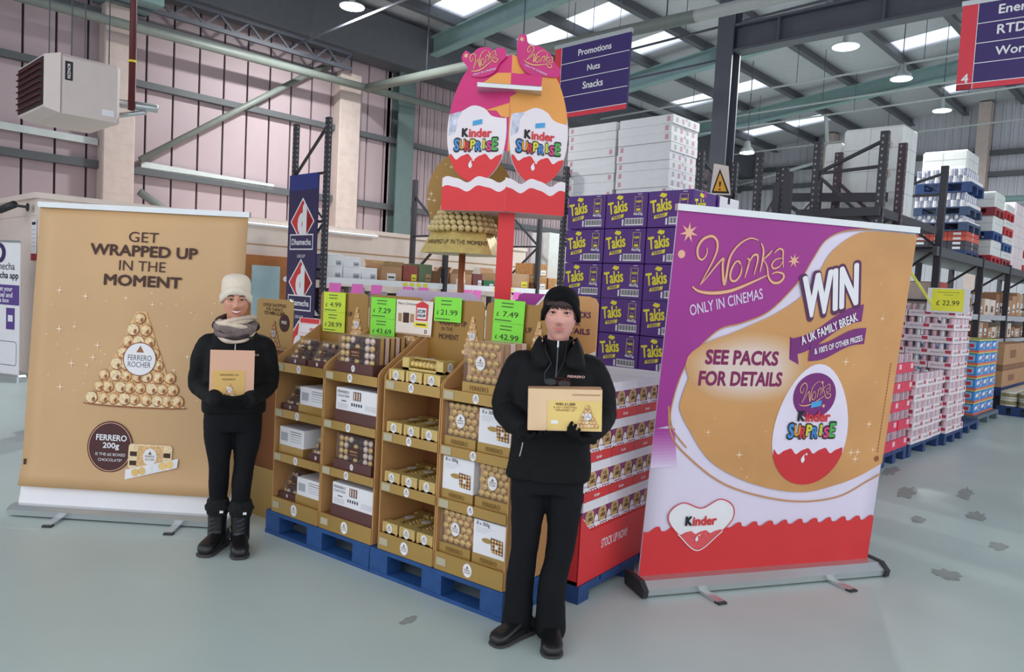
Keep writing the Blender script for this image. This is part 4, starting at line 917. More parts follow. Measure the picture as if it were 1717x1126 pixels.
g = MB(); star(g, P, .065, 1.99, .055, m_peach, 7, 3, .35); g.disc(P, -.0+.035, 1.875, .022, .022, m_peach, 3, 16); g.obj('star', t)
g = MB(); star(g, P, .745, 1.885, .042, m_peach, 7, 3, .35); g.obj('star', t)
g = MB(); g.text(P, 'WIN', 1.02, 1.725, .43, m_plumd, h=.285, l=4, bold=.09, rot=.27, shear=.12); g.text(P, 'WIN', 1.02, 1.73, .39, m_white, h=.245, l=6, bold=.045, rot=.27, shear=.12); g.obj('lettering', t)
def ribbon(x0, y0, x1, y1, h, bow):
    T = []; B = []
    for k in range(13):
        u = k/12; x = x0+(x1-x0)*u; y = y0+(y1-y0)*u+bow*math.sin(PI*2*u); T.append((x, y+h/2)); B.append((x, y-h/2))
    return B+T[::-1]
m_rib = mat('ribbon_purple', (120, 34, 116), .5, var=.03)
g = MB(); g.poly(P, ribbon(.80, 1.40, 1.27, 1.615, .10, -.02), m_rib, 4); g.poly(P, [(.785, 1.46), (.83, 1.44), (.87, 1.30), (.80, 1.33)], m_rib, 3); g.poly(P, ribbon(.93, 1.37, 1.31, 1.48, .095, -.015), m_rib, 6)
g.text(P, 'A UK FAMILY BREAK', 1.045, 1.515, .40, m_white, h=.052, l=8, rot=.40, bold=.03); g.text(P, "& 100'S OF OTHER PRIZES", 1.125, 1.425, .34, m_white, h=.036, l=8, rot=.27, bold=.03); g.obj('ribbon', t)
g = MB(); g.text(P, 'SEE PACKS', .49, 1.332, .475, m_plum, h=.085, l=4, bold=.04); g.obj('lettering', t)
g = MB(); g.text(P, 'FOR DETAILS', .498, 1.213, .545, m_plum, h=.085, l=4, bold=.04); g.obj('lettering', t)
g = MB(); g.poly(P, eggpts(1.02, .945, .53, .725), mat('egg_white', (232, 222, 240), .45, var=.03), 4); g.obj('egg_picture', t)
g = MB(); g.poly(P, egg_lower(1.02, .945, .53, .725, .79, .022, 4, .1), mat('egg_red', (206, 44, 52), .45, var=.04), 5); egg_drop(g, P, .985, .745, .028, 7); g.obj('egg_red_wave', t)
g = MB(); g.disc(P, 1.01, 1.12, .15, .135, m_rib, 5, 36); wonka(g, P, 1.01, 1.135, .22, 6, .1); star(g, P, 1.08, 1.06, .015, m_peach, 5, 7, .4); star(g, P, 1.05, 1.20, .012, m_peach, 5, 7, .4); g.obj('egg_emblem', t)
g = MB(); kinder(g, P, 1.02, 1.0, .34, 9); g.obj('egg_logo', t)
g = MB(); wv = [(e0+(e1-e0)*k/160, .345+.018*((k/160*15) % 1)-.010*math.sin(2*PI*((k/160*15) % 1))) for k in range(161)]
g.poly(P, [(e0, .046), (e1, .046)]+wv[::-1], m_red, 2); g.obj('red_wave_band', t)
def heart(cx, cy, w, h): return smoothpts([(cx, cy-h*.5), (cx-w*.28, cy-h*.2), (cx-w*.47, cy+.1*h), (cx-w*.46, cy+.32*h), (cx-w*.28, cy+.46*h), (cx, cy+.34*h), (cx+w*.26, cy+.5*h), (cx+w*.47, cy+.36*h), (cx+w*.49, cy+.08*h), (cx+w*.27, cy-.24*h)], 6, True)
g = MB(); hp = heart(.343, .365, .43, .30); g.poly(P, hp, m_white, 3); g.stroke(P, hp, .006, m_red, 6, True)
lo = [p for p in hp if p[1] < .33]; lo.sort(key=lambda p: math.atan2(p[1]-.33, p[0]-.343)); g.poly(P, lo+wave(lo[-1][0], lo[0][0], .325, .012, 3), mat('heart_red', (222, 86, 92), .5, var=.15, scale=60), 4); g.stroke(P, lo, .006, m_white, 7)
kinder(g, P, .343, .395, .30, 8, False, False); egg_drop(g, P, .33, .29, .02, 8); g.obj('heart_logo', t)
g = MB(); rnd = random.Random(9)
for k in range(60):
    x, y = rnd.uniform(.25, 1.5), rnd.uniform(.62, 2.0)
    if (x-1.02)**2/.09+(y-.945)**2/.16 < 1 or (.2 < x < .8 and y > 1.12) or (.78 < x < 1.32 and 1.33 < y < 1.92): continue
    star(g, P, x, y, rnd.choice((.006, .008, .012, .02, .028)), m_spark, 4, 3, .15)
o = g.obj('sparkles', t); o['kind'] = 'stuff'
g = MB(); [g.rect(P, 1.532, 1.538, .77+.02*q, .783+.02*q, m_bronze, 4) for q in range(28)]; g.disc(P, 1.535, .73, .018, .018, m_bronze, 4, 16); g.obj('small_print', t)

# ------------------------------------------------------------------ gold display units
pallet(.965, .6, (-3.535, 2.885, 0), 0, 'bright blue pallet under the left pair of gold display units', m_blue)
pallet(.945, .6, (-2.575, 2.885, 0), 0, 'bright blue pallet under the right pair of gold display units', m_blue)
LIPS = [(1.05, 1.105), (.762, .812), (.482, .532), (.15, .245)]
UN = [(-3.975, -3.512), (-3.507, -3.045), (-3.0, -2.575), (-2.57, -2.105)]
m_stick = mat('sticker_grey', (186, 176, 150), .5, var=.05)
Y0, YB = 2.90, 3.26
for k, (x0, x1) in enumerate(UN):
    nm = ('with collection boxes and white cartons, farthest left', 'holding brown carton cases', 'with rows of long gold packs', 'with square ball boxes, nearest the woman with glasses')[k]
    t = thing('display_unit', 'gold cardboard display unit '+nm, 'display stand', (x0, Y0, .15), 0, 'gold display units on blue pallets')
    w = x1-x0
    for s, xx in enumerate((0, w-.008)):
        g = MB(); F = Fr((xx, 0, -.15), (0, 1, 0), (0, 0, 1)); pts = [(0, .152), (YB-Y0, .152), (YB-Y0, 1.36), (.02, 1.145), (0, 1.12)]
        g.slab(Fr((xx+.008, 0, -.15), (0, 1, 0), (0, 0, 1)), pts, .008, m_kraft); g.obj('side_panel', t)
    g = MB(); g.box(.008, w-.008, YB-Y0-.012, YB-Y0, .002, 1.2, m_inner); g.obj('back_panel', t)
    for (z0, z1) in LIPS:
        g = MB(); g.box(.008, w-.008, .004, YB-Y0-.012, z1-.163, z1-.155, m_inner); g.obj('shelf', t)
        g = MB(); g.box(.006, w-.006, -.006, .002, z0-.15, z1-.15, m_gold); lp = g.obj('lip', t)
        F = Fr((w/2, -.0065, -.15), (1, 0, 0), (0, 0, 1)); zc = (z0+z1)/2; r = .025 if z1-z0 < .07 else .036
        g = MB(); badge(g, F, 0 if k < 3 else .0, zc, r, 1); g.obj('round_label', lp)
        g = MB(); g.rect(F, -w/2+.02, -w/2+.085, zc-.02, zc+.02, m_stick, 1); g.obj('sticker', lp)
    # header
    H = Fr((w/2, YB-Y0-.03, -.15), (1, 0, 0), (0, 0, 1)); g = MB()
    top = 1.56; hw = w/2-.004
    g.slab(H, [(-hw, 1.11), (hw, 1.11), (hw, top-.03), (hw-.01, top-.008), (hw-.03, top), (-hw+.03, top), (-hw+.01, top-.008), (-hw, top-.03)], .006, m_goldh); hd = g.obj('header_card', t)
    g = MB(); g.text(H, 'WRAPPED UP', -.02, 1.425, .21, m_brown, h=.030, l=1, bold=.02); g.text(H, 'IN THE', -.06, 1.39, .085, m_brown, h=.022, l=1); g.text(H, 'MOMENT', -.045, 1.345, .15, m_brown, h=.032, l=1, bold=.02); g.obj('lettering', hd)
    g = MB(); tower(g, H, .13, 1.25, .15, .24, 1, (1, 2, 3, 4, 5, 6)); g.obj('pyramid_picture', hd)

# ---- stock: balls share three meshes
def ballmesh(n, m): a = MB(); a.ball((0, 0, 0), 1.0, m, 10, 7); return a.mesh(n, True)
BG, BD, BP = ballmesh('chocolate', m_foil), ballmesh('chocolate_dark', m_foild), ballmesh('chocolate_pale', m_foilw)
def ballbox(x, y, z, label, w=.185, h=.178, tray=.055, row=0, gp='square ball boxes'):
    """gold ball box standing in a gold tray; (x) is its middle, y its front"""
    t = thing('chocolate_box', label, 'chocolate box', (x, y, z), 0, gp)
    g = MB(); g.box(-w/2-.004, w/2+.004, 0, .055+.05*row, 0, tray, m_gold); g.obj('tray', t)
    F = Fr((0, -.0005, 0), (1, 0, 0), (0, 0, 1)); g = MB(); g.text(F, 'FERRERO', 0, tray/2, w*.55, m_gdark, h=tray*.42, l=1, bold=.01); g.obj('lettering', t)
    g = MB(); g.box(-w/2+.002, w/2-.002, .03, .05, tray, tray+h-.004, mat('box_tan', (196, 150, 112), .5)); g.obj('backing', t)
    r = .0195
    for j in range(5):
        n = 5 if j % 2 == 0 else 4
        for i in range(n):
            bx = (i-(n-1)/2)*w/5*.96; bz = tray+.02+j*(h-.036)/4
            if abs(bx) < .03 and j == 2: continue
            link('chocolate', BG, t, (bx, .022, bz), scale=(r, r*.8, r))
    g = MB(); badge(g, Fr((0, .0015, tray+h*.5), (1, 0, 0), (0, 0, 1)), 0, 0, .036, 1); g.obj('label_disc', t)
    g = MB(); g.box(-w/2, w/2, .0, .05, tray, tray+h, m_clear); g.obj('clear_lid', t)
    for q in range(row):
        yy = .056+.048*q
        g = MB(); g.box(-w/2, w/2, yy, yy+.042, tray-.03, tray+h, m_foilw if q % 2 else mat('box_tan', (196, 150, 112), .5)); g.box(-w/2, w/2, yy+.042, yy+.046, tray-.03, tray+h-.004, m_inner); g.obj('rear_box', t)
    return t
def piccarton(x, y, z, label, w=.2, h=.235, base=.055):
    t = thing('picture_carton', label, 'carton', (x, y, z), 0, 'white picture cartons on gold trays')
    g = MB(); g.bbox(-w/2, w/2, 0, .2, base, h, m_white, .003); g.obj('body', t); g = MB(); g.box(-w/2-.001, w/2+.001, -.001, .2, 0, base, m_gold); g.obj('tray', t)
    F = Fr((0, -.0015, 0), (1, 0, 0), (0, 0, 1)); g = MB(); g.text(F, 'FERRERO', 0, base/2, w*.5, m_gdark, h=base*.4, l=1, bold=.01)
    g.text(F, '8 x 300g', -w*.2, h*.92, w*.4, m_ink, l=1)
    for q in range(4): g.rect(F, -w*.42, w*(.1-.08*q), h*(.84-.035*q), h*(.845-.035*q), m_clad, 1)
    g.disc(F, -w*.06, h*.58, w*.16, h*.055, m_gold, 1, 18)
    Q = [(w*.08, h*.36), (w*.42, h*.34), (w*.40, h*.66), (w*.05, h*.68)]; g.poly(F, Q, m_choc, 2)
    for i in range(4):
        for j in range(4): g.disc(F, w*(.115+.085*i), h*(.39+.078*j), w*.036, w*.036, m_pfoil, 3, 8)
    g.disc(F, w*.24, h*.51, w*.05, w*.05, m_white, 4, 12); g.obj('print', t); return t
DK = m_foild
def collbox(x, y, z, label, w=.26, h=.165, tray=.05, tilt=0.0, row=0, side=1, cols=7):
    t = thing('collection_box', label, 'chocolate box', (x, y, z), 0, 'assorted collection boxes')
    g = MB(); g.box(-w/2-.012, w/2+.012+.0*row, 0, .06+.045*row, 0, tray, m_choc); g.obj('tray', t)
    R = Matrix.Rotation(-tilt, 3, 'X')
    def T(p): v = R @ Vector(p); return (v.x, v.y+.012, v.z+tray*.8)
    g = MB(); g.box(-w/2, w/2, .034, .046, 0, h, m_choc); g.v = [T(p) for p in g.v]; g.obj('backing', t)
    nr = 4 if h > .15 else 3
    for i in range(cols):
        for j in range(nr):
            bx = (i-(cols-1)/2)*w/cols*.97; bz = .02+j*(h-.04)/(nr-1); r = min(w/cols, h/nr)*.47
            if abs(bx) < w*.17 and abs(bz-h*.42) < h*.2: continue
            c = (BG, BP, BD, BG, BD, BP, BG)[i % 7] if j % 2 == 0 else (BG, BG, BP, BD, BD, BP, BP)[i % 7]
            link('chocolate', c, t, T((bx, .016, bz)), scale=(r, r*.7, r))
    F = Fr(T((0, .001, h*.42)), (1, 0, 0), R @ Vector((0, 0, 1))); g = MB(); g.poly(F, rrect(-w*.17, w*.17, -h*.19, h*.19, h*.15), m_brown, 2); g.stroke(F, rrect(-w*.155, w*.155, -h*.165, h*.165, h*.13), .002, m_gdark, 3, True); g.text(F, 'FERRERO', 0, .006, w*.22, m_peach, l=3); g.text(F, 'COLLECTION', 0, -.012, w*.22, m_peach, l=3); g.obj('label_plate', t)
    g = MB(); g.box(-w/2-.002, w/2+.002, 0.0, .047, 0, h+.004, m_clear); g.v = [T(p) for p in g.v]; g.obj('clear_lid', t)
    g = MB(); badge(g, Fr((0, -.0008, tray/2), (1, 0, 0), (0, 0, 1)), 0, 0, tray*.3, 1); g.obj('round_label', t)
    for q in range(row):
        g = MB(); yy = .052+.042*q; g.box(-w/2, w/2, yy, yy+.026, 0, h, m_foilw if q % 2 else m_foil); g.box(-w/2, w/2, yy+.026, yy+.036, 0, h, m_choc); g.v = [T(p) for p in g.v]; g.obj('rear_box', t)
    return t
def whitecarton(x, y, z, label, w=.28, h=.18, base=.055, mb=None, big=True):
    t = thing('white_case', label, 'carton', (x, y, z), 0, 'white collection cases')
    g = MB(); g.bbox(-w/2, w/2, 0, .24, base, h, m_white, .003); g.obj('body', t); g = MB(); g.box(-w/2-.004, w/2+.004, -.004, .24, 0, base, mb or m_choc); g.obj('tray', t)
    F = Fr((0, -.0005, 0), (1, 0, 0), (0, 0, 1)); g = MB(); hh = h-base
    if big:
        g.text(F, 'FERRERO', -w*.32, base+hh*.82, w*.28, m_ink, h=hh*.12, l=1); g.text(F, 'COLLECTION', -w*.32, base+hh*.64, w*.28, m_ink, h=hh*.10, l=1); g.rect(F, -w*.08, w*.10, base+hh*.52, base+hh*.9, m_choc, 1)
        for i in range(3): g.rect(F, -w*.06+w*.055*i, -w*.03+w*.055*i, base+hh*.55, base+hh*.87, m_foilw, 2)
        g.rect(F, -w*.36, -w*.24, base+hh*.40, base+hh*.44, m_ink, 1)
        for i in range(5): g.rect(F, -w*.12+w*.055*i, -w*.09+w*.055*i, base+hh*.25, base+hh*.38, m_ink, 1)
        for q in range(4): g.rect(F, -w*.45, -w*.2, base+hh*(.28-.06*q), base+hh*(.295-.06*q), m_clad, 1); g.rect(F, w*.2, w*.46, base+hh*(.34-.06*q), base+hh*(.355-.06*q), m_clad, 1)
    else:
        g.rect(F, -w*.42, -w*.15, base+hh*.25, base+hh*.7, m_clad, 1)
        for q in range(5): g.rect(F, -w*.02, w*.42, base+hh*(.8-.13*q), base+hh*(.83-.13*q), m_ink if q < 2 else m_clad, 1)
        g.rect(F, -w*.25, 0, base*.3, base*.6, m_gdark, 1)
    g.obj('print', t); return t
m_foils = mat('foil_small', (236, 196, 122), .28, metal=.3, var=.35, scale=70, bump=.8, bscale=120)
def longpack(x, y, z, label, along=True, L=.3):
    """gold pack, label end to the front, balls seen through its clear sides and lid"""
    t = thing('long_pack', label, 'chocolate box', (x, y, z), 0 if along else PI/2, 'long gold packs')
    w, h = .118, .066
    g = MB(); g.box(-w/2, w/2, 0, .05, 0, h, m_goldp); g.box(-w/2, w/2, L-.05, L, 0, h, m_goldp); g.box(-w/2, w/2, 0, L, 0, .012, m_goldp); g.box(-w*.18, w*.18, .05, L-.05, h-.004, h, m_goldp); g.obj('sleeve', t)
    g = MB()
    for j in range(7):
        for i in range(3): g.ball(((i-1)*.036, .068+j*.028, h*.5), .019, m_foils, 8, 6)
    o = g.obj('chocolates', t, smooth=True); o['kind'] = 'stuff'
    g = MB(); F = Fr((0, -.0005, 0), (1, 0, 0), (0, 0, 1)); badge(g, F, -.004, h*.5, .027, 1); g.obj('round_label', t)
    g = MB(); T = Fr((0, 0, h+.0005), (1, 0, 0), (0, 1, 0)); badge(g, T, 0, L*.5, .03, 1); g.obj('lid_label', t)
    for s in (-1, 1): a = MB(); a.rect(F, s*w*.42-.009, s*w*.42+.009, .006, h-.006, m_foil, 1); a.obj('clear_corner', t)
    return t
ZL = [1.105, .812, .532, .245]; FN = ('top shelf', 'second shelf', 'third shelf', 'bottom shelf')
U = [((a+b)/2) for a, b in UN]
yf = 2.915
# unit 1
collbox(U[0]-.09, yf+.02, ZL[0]-.006, 'collection box tilted back on the top shelf of the leftmost unit', w=.17, h=.155, tray=.04, tilt=.6, cols=5)
collbox(U[0]+.12, yf+.02, ZL[0]-.006, 'row of collection boxes lying behind one another, leftmost unit top shelf', w=.15, h=.15, tray=.04, tilt=.6, row=4, cols=5)
for s in (1, 3):
    collbox(U[0]-.125, yf+.02, ZL[s]-.006, 'collection box leaning on the %s of the leftmost unit' % FN[s], w=.16, h=.15, tray=.035, tilt=.55, cols=5)
    whitecarton(U[0]+.10, yf+.01, ZL[s]-.006, 'white carton right of the leaning box on the %s, leftmost unit' % FN[s], w=.24, h=.165, mb=m_gold, big=False)
whitecarton(U[0]-.09, yf+.01, ZL[2]-.006, 'white carton on the third shelf of the leftmost unit', w=.24, h=.17, mb=m_gold, big=False)
collbox(U[0]+.14, yf+.02, ZL[2]-.006, 'collection box leaning at the right end of the third shelf, leftmost unit', w=.13, h=.16, tray=.04, tilt=.45, cols=4)
# unit 2
collbox(U[1]+.0, yf, ZL[0]-.006, 'upright collection box in a brown tray with a row behind, top shelf', w=.30, h=.165, tray=.065, row=5)
whitecarton(U[1]+.04, yf, ZL[1]-.006, 'white and brown collection case on the second shelf of the second unit', w=.36, h=.205, base=.075)
collbox(U[1]+.02, yf, ZL[2]-.006, 'collection box in a brown tray on the third shelf of the second unit', w=.30, h=.155, tray=.06, row=2)
whitecarton(U[1]+.04, yf, ZL[3]-.006, 'white and brown collection case on the bottom shelf of the second unit', w=.36, h=.205, base=.075)
# unit 3
for s in range(4):
    for i in range(3): longpack(U[2]-.135+.132*i, yf, ZL[s]-.007, 'long gold pack, %s from the left on the %s of the third unit' % (ORD[i], FN[s]))
t = longpack(U[2]+.175, yf+.09, ZL[0]+.062, 'long gold pack lying across the others on the top of the third unit', False)
# unit 4
ballbox(U[3]+.0, yf, ZL[0]-.006, 'ball box in a gold tray with a row behind, top of the rightmost unit', w=.215, h=.205, row=4)
for s in (1, 2, 3):
    a, b = (-.112, .115) if s != 2 else (.115, -.112)
    ballbox(U[3]+a, yf, ZL[s]-.006, 'ball box beside a white carton on the %s of the rightmost unit' % FN[s], w=.205, h=.172)
    piccarton(U[3]+b, yf, ZL[s]-.006, 'white picture carton on the %s of the rightmost unit' % FN[s], w=.212, h=.228)

# ---- price cards and poster on the headers
def price(x0, x1, z0, z1, y, vals, m, label, tilt=0.0):
    t = thing('price_card', label, 'price card', ((x0+x1)/2, y, z0), 0, 'price cards on the gold headers'); w, h = x1-x0, z1-z0
    F = Fr((0, 0, 0), (1, 0, tilt), (-tilt, 0, 1)); g = MB(); g.slab(F, [(-w/2, 0), (w/2, 0), (w/2, h), (-w/2, h)], .003, m); g.obj('card', t)
    n = len(vals); g = MB()
    for k, v in enumerate(vals):
        hh = h/n; b = h-hh*(k+1); g.text(F, '£', -w*.36, b+hh*.36, w*.07, m_black, l=1, bold=.01); g.text(F, v, w*.06, b+hh*.38, w*.62 if len(v) > 4 else w*.5, m_black, h=hh*.24 if n > 1 else hh*.22, l=1)
        for q, ww in ((.85, .4), (.70, .38), (.10, .55)): g.rect(F, -w*.25 if q > .2 else -w*.45, -w*.25+w*ww if q > .2 else -w*.45+w*ww, b+hh*q-.003, b+hh*q+.003, mat('ticket_ink', (70, 110, 50), .6, var=0), 1)
        if k: g.rect(F, -w/2, w/2, b+hh-.001, b+hh, mat('ticket_ink', (70, 110, 50), .6, var=0), 1)
    g.obj('print', t)
yc = 3.215
price(-3.925, -3.713, 1.30, 1.558, yc, ('4.99', '28.99'), m_lime, 'lime yellow price card on the leftmost gold header')
price(-3.472, -3.258, 1.29, 1.545, yc, ('7.29', '43.69'), m_green, 'bright green double price card left of the festive poster')
price(-2.94, -2.735, 1.432, 1.572, yc, ('21.99',), m_green, 'small bright green price card with a single price of 21.99')
price(-2.508, -2.302, 1.33, 1.578, yc, ('7.49', '42.99'), m_green, 'bright green double price card at the shoulder of the woman with glasses', -.03)
t = thing('offer_poster', 'cream festive offer poster beside the second green price card', 'poster', (-3.25, yc, 1.335), 0)
F = Fr((0, 0, 0), (1, 0, 0), (0, 0, 1)); g = MB(); g.slab(F, [(0, 0), (.29, -.003), (.30, .205), (0, .207)], .003, mat('poster_cream', (238, 226, 214), .6)); g.obj('card', t)
g = MB(); g.text(F, 'Merry Christmas', .09, .182, .15, m_ink, l=1, shear=.2); g.rect(F, .06, .11, .07, .13, m_brown, 1); g.rect(F, .02, .05, .075, .125, m_card, 1); g.rect(F, .12, .15, .075, .125, m_card, 1)
g.poly(F, [(.165, .09), (.26, .09), (.265, .185), (.215, .205), (.165, .185)], m_red, 1); g.rect(F, .175, .25, .10, .165, m_white, 2); g.text(F, '£7.29/', .212, .145, .065, m_black, l=3, bold=.03); g.text(F, '£43.69', .212, .12, .065, m_black, l=3, bold=.03); g.rect(F, .155, .265, .05, .08, m_yel, 1); g.rect(F, .17, .25, .062, .070, m_brown, 2); g.text(F, 'D', .25, .027, .02, m_ink, l=1, bold=.03); g.rect(F, 0, .29, .0, .008, m_card, 1); g.obj('print', t)
# lilac header of the stand behind
t = thing('rear_header', 'lilac header board rising behind the gold header cards', 'header board', (-3.55, 3.50, 0), 0)
g = MB(); F = Fr((0, 0, 0), (1, 0, 0), (0, 0, 1)); p = [(0, 0), (.70, 0)]+[(.70, 1.55), (.685, 1.585), (.65, 1.60), (.05, 1.60), (.015, 1.585), (0, 1.55)]; g.slab(F, p, .008, mat('lilac_board', (198, 180, 206), .5)); g.obj('board', t)
g = MB(); g.box(0, .70, .008, .05, .0, 1.1, m_lilac); g.obj('body', t)
# tan stand with the offer board left of the units
t = thing('end_stand', 'gold and brown cardboard stand with an offer card, behind the smiling woman', 'display stand', (-4.75, 3.06, 0), 0)
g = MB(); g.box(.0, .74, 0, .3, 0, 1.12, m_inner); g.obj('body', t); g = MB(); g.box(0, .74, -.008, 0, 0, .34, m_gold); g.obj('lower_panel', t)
g = MB(); g.slab(Fr((.74, -.001, 0), (-1, 0, 0), (0, 0, 1)), [(0, .34), (.04, .34), (.04, 1.1), (0, 1.1)], .008, m_kraft); g.obj('side_panel', t)
F = Fr((.21, .22, 0), (1, 0, 0), (0, 0, 1)); g = MB(); g.slab(F, [(-.21, 1.13), (.21, 1.13), (.21, 1.44), (.20, 1.47), (.17, 1.48), (-.17, 1.48), (-.20, 1.47), (-.21, 1.44)], .008, m_gold); hd = g.obj('header_card', t)
g = MB(); g.text(F, 'OFFER SHOPPERS', 0, 1.435, .27, m_brown, l=1); g.text(F, 'THE CHANCE', 0, 1.405, .20, m_brown, l=1); g.text(F, 'TO WIN £1,000', 0, 1.375, .24, m_brown, l=1, bold=.02); g.obj('lettering', hd)
g = MB(); tower(g, F, .0, 1.14, .17, .2, 1, (1, 2, 3, 4, 5, 6)); g.obj('pyramid_picture', hd)
g = MB(); g.disc(F, .12, 1.315, .055, .062, m_oval, 3, 24); g.text(F, 'FREE', .12, 1.32, .06, m_white, l=4, bold=.03); g.obj('badge', hd)
t = thing('leaflet_card', 'white leaflet with a red heading between offer card and price card', 'leaflet', (-4.19, 3.22, 1.25), 0)
g = MB(); F = Fr((0, 0, 0), (1, 0, 0), (-.12, .2, 1)); g.slab(F, [(0, 0), (.22, 0), (.22, .125), (0, .125)], .003, m_white); g.obj('card', t); g = MB(); g.rect(F, .01, .21, .09, .122, m_red, 1); g.text(F, '£89.99', .15, .05, .07, m_red, l=1, bold=.02); g.stroke(F, [(.02, .02), (.2, .02), (.2, .085), (.02, .085)], .002, m_red, 1, True); g.obj('print', t)
g = MB(); g.box(.0, .2, .02, .1, -.13, -.004, m_kraft); g.obj('stand', t)

# ------------------------------------------------------------------ chocolate-dome tower sign
t = thing('dome_sign', 'gold dome of chocolates on a copper pole with an oval backboard', 'sign', (-3.06, 3.78, 0), YAW)
g = MB(); g.tube((-.13, 0, 0), (-.13, 0, 1.86), .022, m_copper, 12); g.obj('pole', t, smooth=True); g = MB(); g.lathe([(.06, 0), (.06, .012), (.03, .03)], m_copper, 20, (-.13, 0, 0)); g.obj('foot_plate', t)
c = Vector((-.13, 0, 0)); R0, R1 = .275, .205
def hx(r, z): return [(c.x+r*math.cos(PI/3*k+PI/6-.25), c.y+r*math.sin(PI/3*k+PI/6-.25), z) for k in range(6)]
g = MB(); g.loft([hx(R0, 1.845), hx(R1, 1.985)], m_goldp); skirt = g.obj('skirt', t)
a_, b_ = [Vector(p) for p in hx(R0, 1.845)], [Vector(p) for p in hx(R1, 1.985)]
best = min(range(6), key=lambda k: (a_[k]+a_[(k+1) % 6]).y)
p0, p1, q0, q1 = a_[best], a_[(best+1) % 6], b_[best], b_[(best+1) % 6]
F = Fr((p0+p1)/2+((q0+q1)/2-(p0+p1)/2)*.48, p1-p0, (q0+q1)/2-(p0+p1)/2)
g = MB(); g.text(F, 'IN THE', -.075, 0, .09, m_brown, h=.030, l=2); g.text(F, 'MOMENT', .05, 0, .13, m_brown, h=.030, l=2, bold=.02); g.obj('lettering', skirt)
best2 = (best-1) % 6; p0, p1, q0, q1 = a_[best2], a_[(best2+1) % 6], b_[best2], b_[(best2+1) % 6]; F = Fr((p0+p1)/2+((q0+q1)/2-(p0+p1)/2)*.48, p1-p0, (q0+q1)/2-(p0+p1)/2)
g = MB(); g.text(F, 'WRAPPED UP', .0, 0, .2, m_brown, h=.030, l=2); g.obj('lettering', skirt)
m_foild2 = mat('foil_dull', (226, 202, 146), .3, metal=.3, var=.3, scale=1.6, bump=.9, bscale=3)
bm_ = ballmesh('chocolate', m_foild2)
for k in range(9):
    r = .215*(1-.088*k); z = 2.0+.034*k; n = max(3, int(2*PI*r/.042))
    for i in range(n):
        a = 2*PI*(i+.5*(k % 2))/n
        if math.sin(a) < .35: link('chocolate', bm_, t, (c.x+r*math.cos(a), r*math.sin(a), z), scale=(.0215, .0215, .0215))
g = MB(); g.lathe([(.2, 1.985), (.185, 2.0), (.06, 2.27), (.01, 2.29)], m_inner, 20, tuple(c)); g.obj('core', t)
g = MB(); F = Fr((-.105, .10, 2.22), (1, 0, 0), (0, 0, 1)); g.slab(F, [(.285*math.cos(2*PI*k/40), .325*math.sin(2*PI*k/40)) for k in range(40)], .01, m_goldh); bb = g.obj('backboard', t)
g = MB(); rnd = random.Random(2)
for k in range(26): a, r = rnd.uniform(0, 2*PI), rnd.uniform(.1, .27); star(g, F, r*math.cos(a), r*1.1*math.sin(a), rnd.choice((.006, .009, .018)), m_spark, 4, 1, .18)
o = g.obj('sparkles', bb); o['kind'] = 'stuff'

# ------------------------------------------------------------------ folded egg tower sign
t = thing('egg_sign', 'tall folded sign of two red and white eggs on a red pole', 'sign', (-2.81, 3.70, 0), YAW)
m_mag = mat('egg_magenta', (212, 36, 118), .45, var=.06, scale=4); m_org = mat('egg_orange', (236, 160, 76), .45, var=.06, scale=4); m_eggw = mat('egg_cream', (236, 226, 232), .45, var=.02); m_er = mat('sign_scarlet', (222, 44, 50), .45, var=.03)
FL = Fr((-.02, -.12, 0), (.38, -.12, 0), (0, 0, 1)); FR = Fr((-.02, -.12, 0), (.37, .11, 0), (0, 0, 1))
g = MB(); g.box(-.055, .045, -.05, .05, 0, 2.1, m_er); g.obj('pole', t)
g = MB(); g.box(-.075, .065, -.07, .07, 0, .02, m_er); g.obj('foot_plate', t)
def eggpanel(F, cx, w, m, name):
    cz, h = 2.635, .72
    g = MB(); g.slab(F, eggpts(cx, cz, w, h, 48), .012, m, m_white); pn = g.obj(name, t)
    e = eggpts(cx, cz, w*.995, h*.995, 72); mid = [p for p in e if p[1] < 2.70]; mid.sort(key=lambda p: math.atan2(p[1]-cz, p[0]-cx) if math.atan2(p[1]-cz, p[0]-cx) < PI*.5 and math.atan2(p[1]-cz, p[0]-cx) > -PI*.5 else math.atan2(p[1]-cz, p[0]-cx) % (2*PI)-2*PI)
    mid = sorted([p for p in e if p[1] < 2.70], key=lambda p: (math.atan2(p[1]-cz, p[0]-cx)+PI*1.5) % (2*PI), reverse=False)
    lw, rw_ = mid[0], mid[-1]
    if lw[0] > rw_[0]: mid = mid[::-1]; lw, rw_ = mid[0], mid[-1]
    top = smoothpts([(rw_[0], 2.655), (cx+w*.25, 2.67), (cx+w*.12, 2.715), (cx-w*.08, 2.735), (cx-w*.28, 2.70), (lw[0], 2.68)], 5)
    g = MB(); g.poly(F, mid+top, m_eggw, 2); a = g.obj('torn_wrapper', pn)
    g = MB(); g.poly(F, smoothpts([(lw[0]+.004, 2.685), (cx-w*.26, 2.70), (cx-w*.33, 2.66), (cx-w*.36, 2.58), (cx-w*.47, 2.555)], 4), mat('silver_foil', (176, 180, 196), .3, metal=.5, var=.35, scale=25), 3); g.obj('foil_corner', a)
    g = MB(); g.poly(F, egg_lower(cx, cz, w*.995, h*.995, 2.43, .022, 3, .2), m_er, 3); egg_drop(g, F, cx-.03, 2.385, .026, 5); g.obj('red_wave', pn)
    g = MB(); kinder(g, F, cx, 2.573, .285, 5); g.obj('logo', pn)
    return pn
eggpanel(FL, -.203, .385, m_mag, 'egg_panel'); eggpanel(FR, .192, .375, m_org, 'egg_panel')
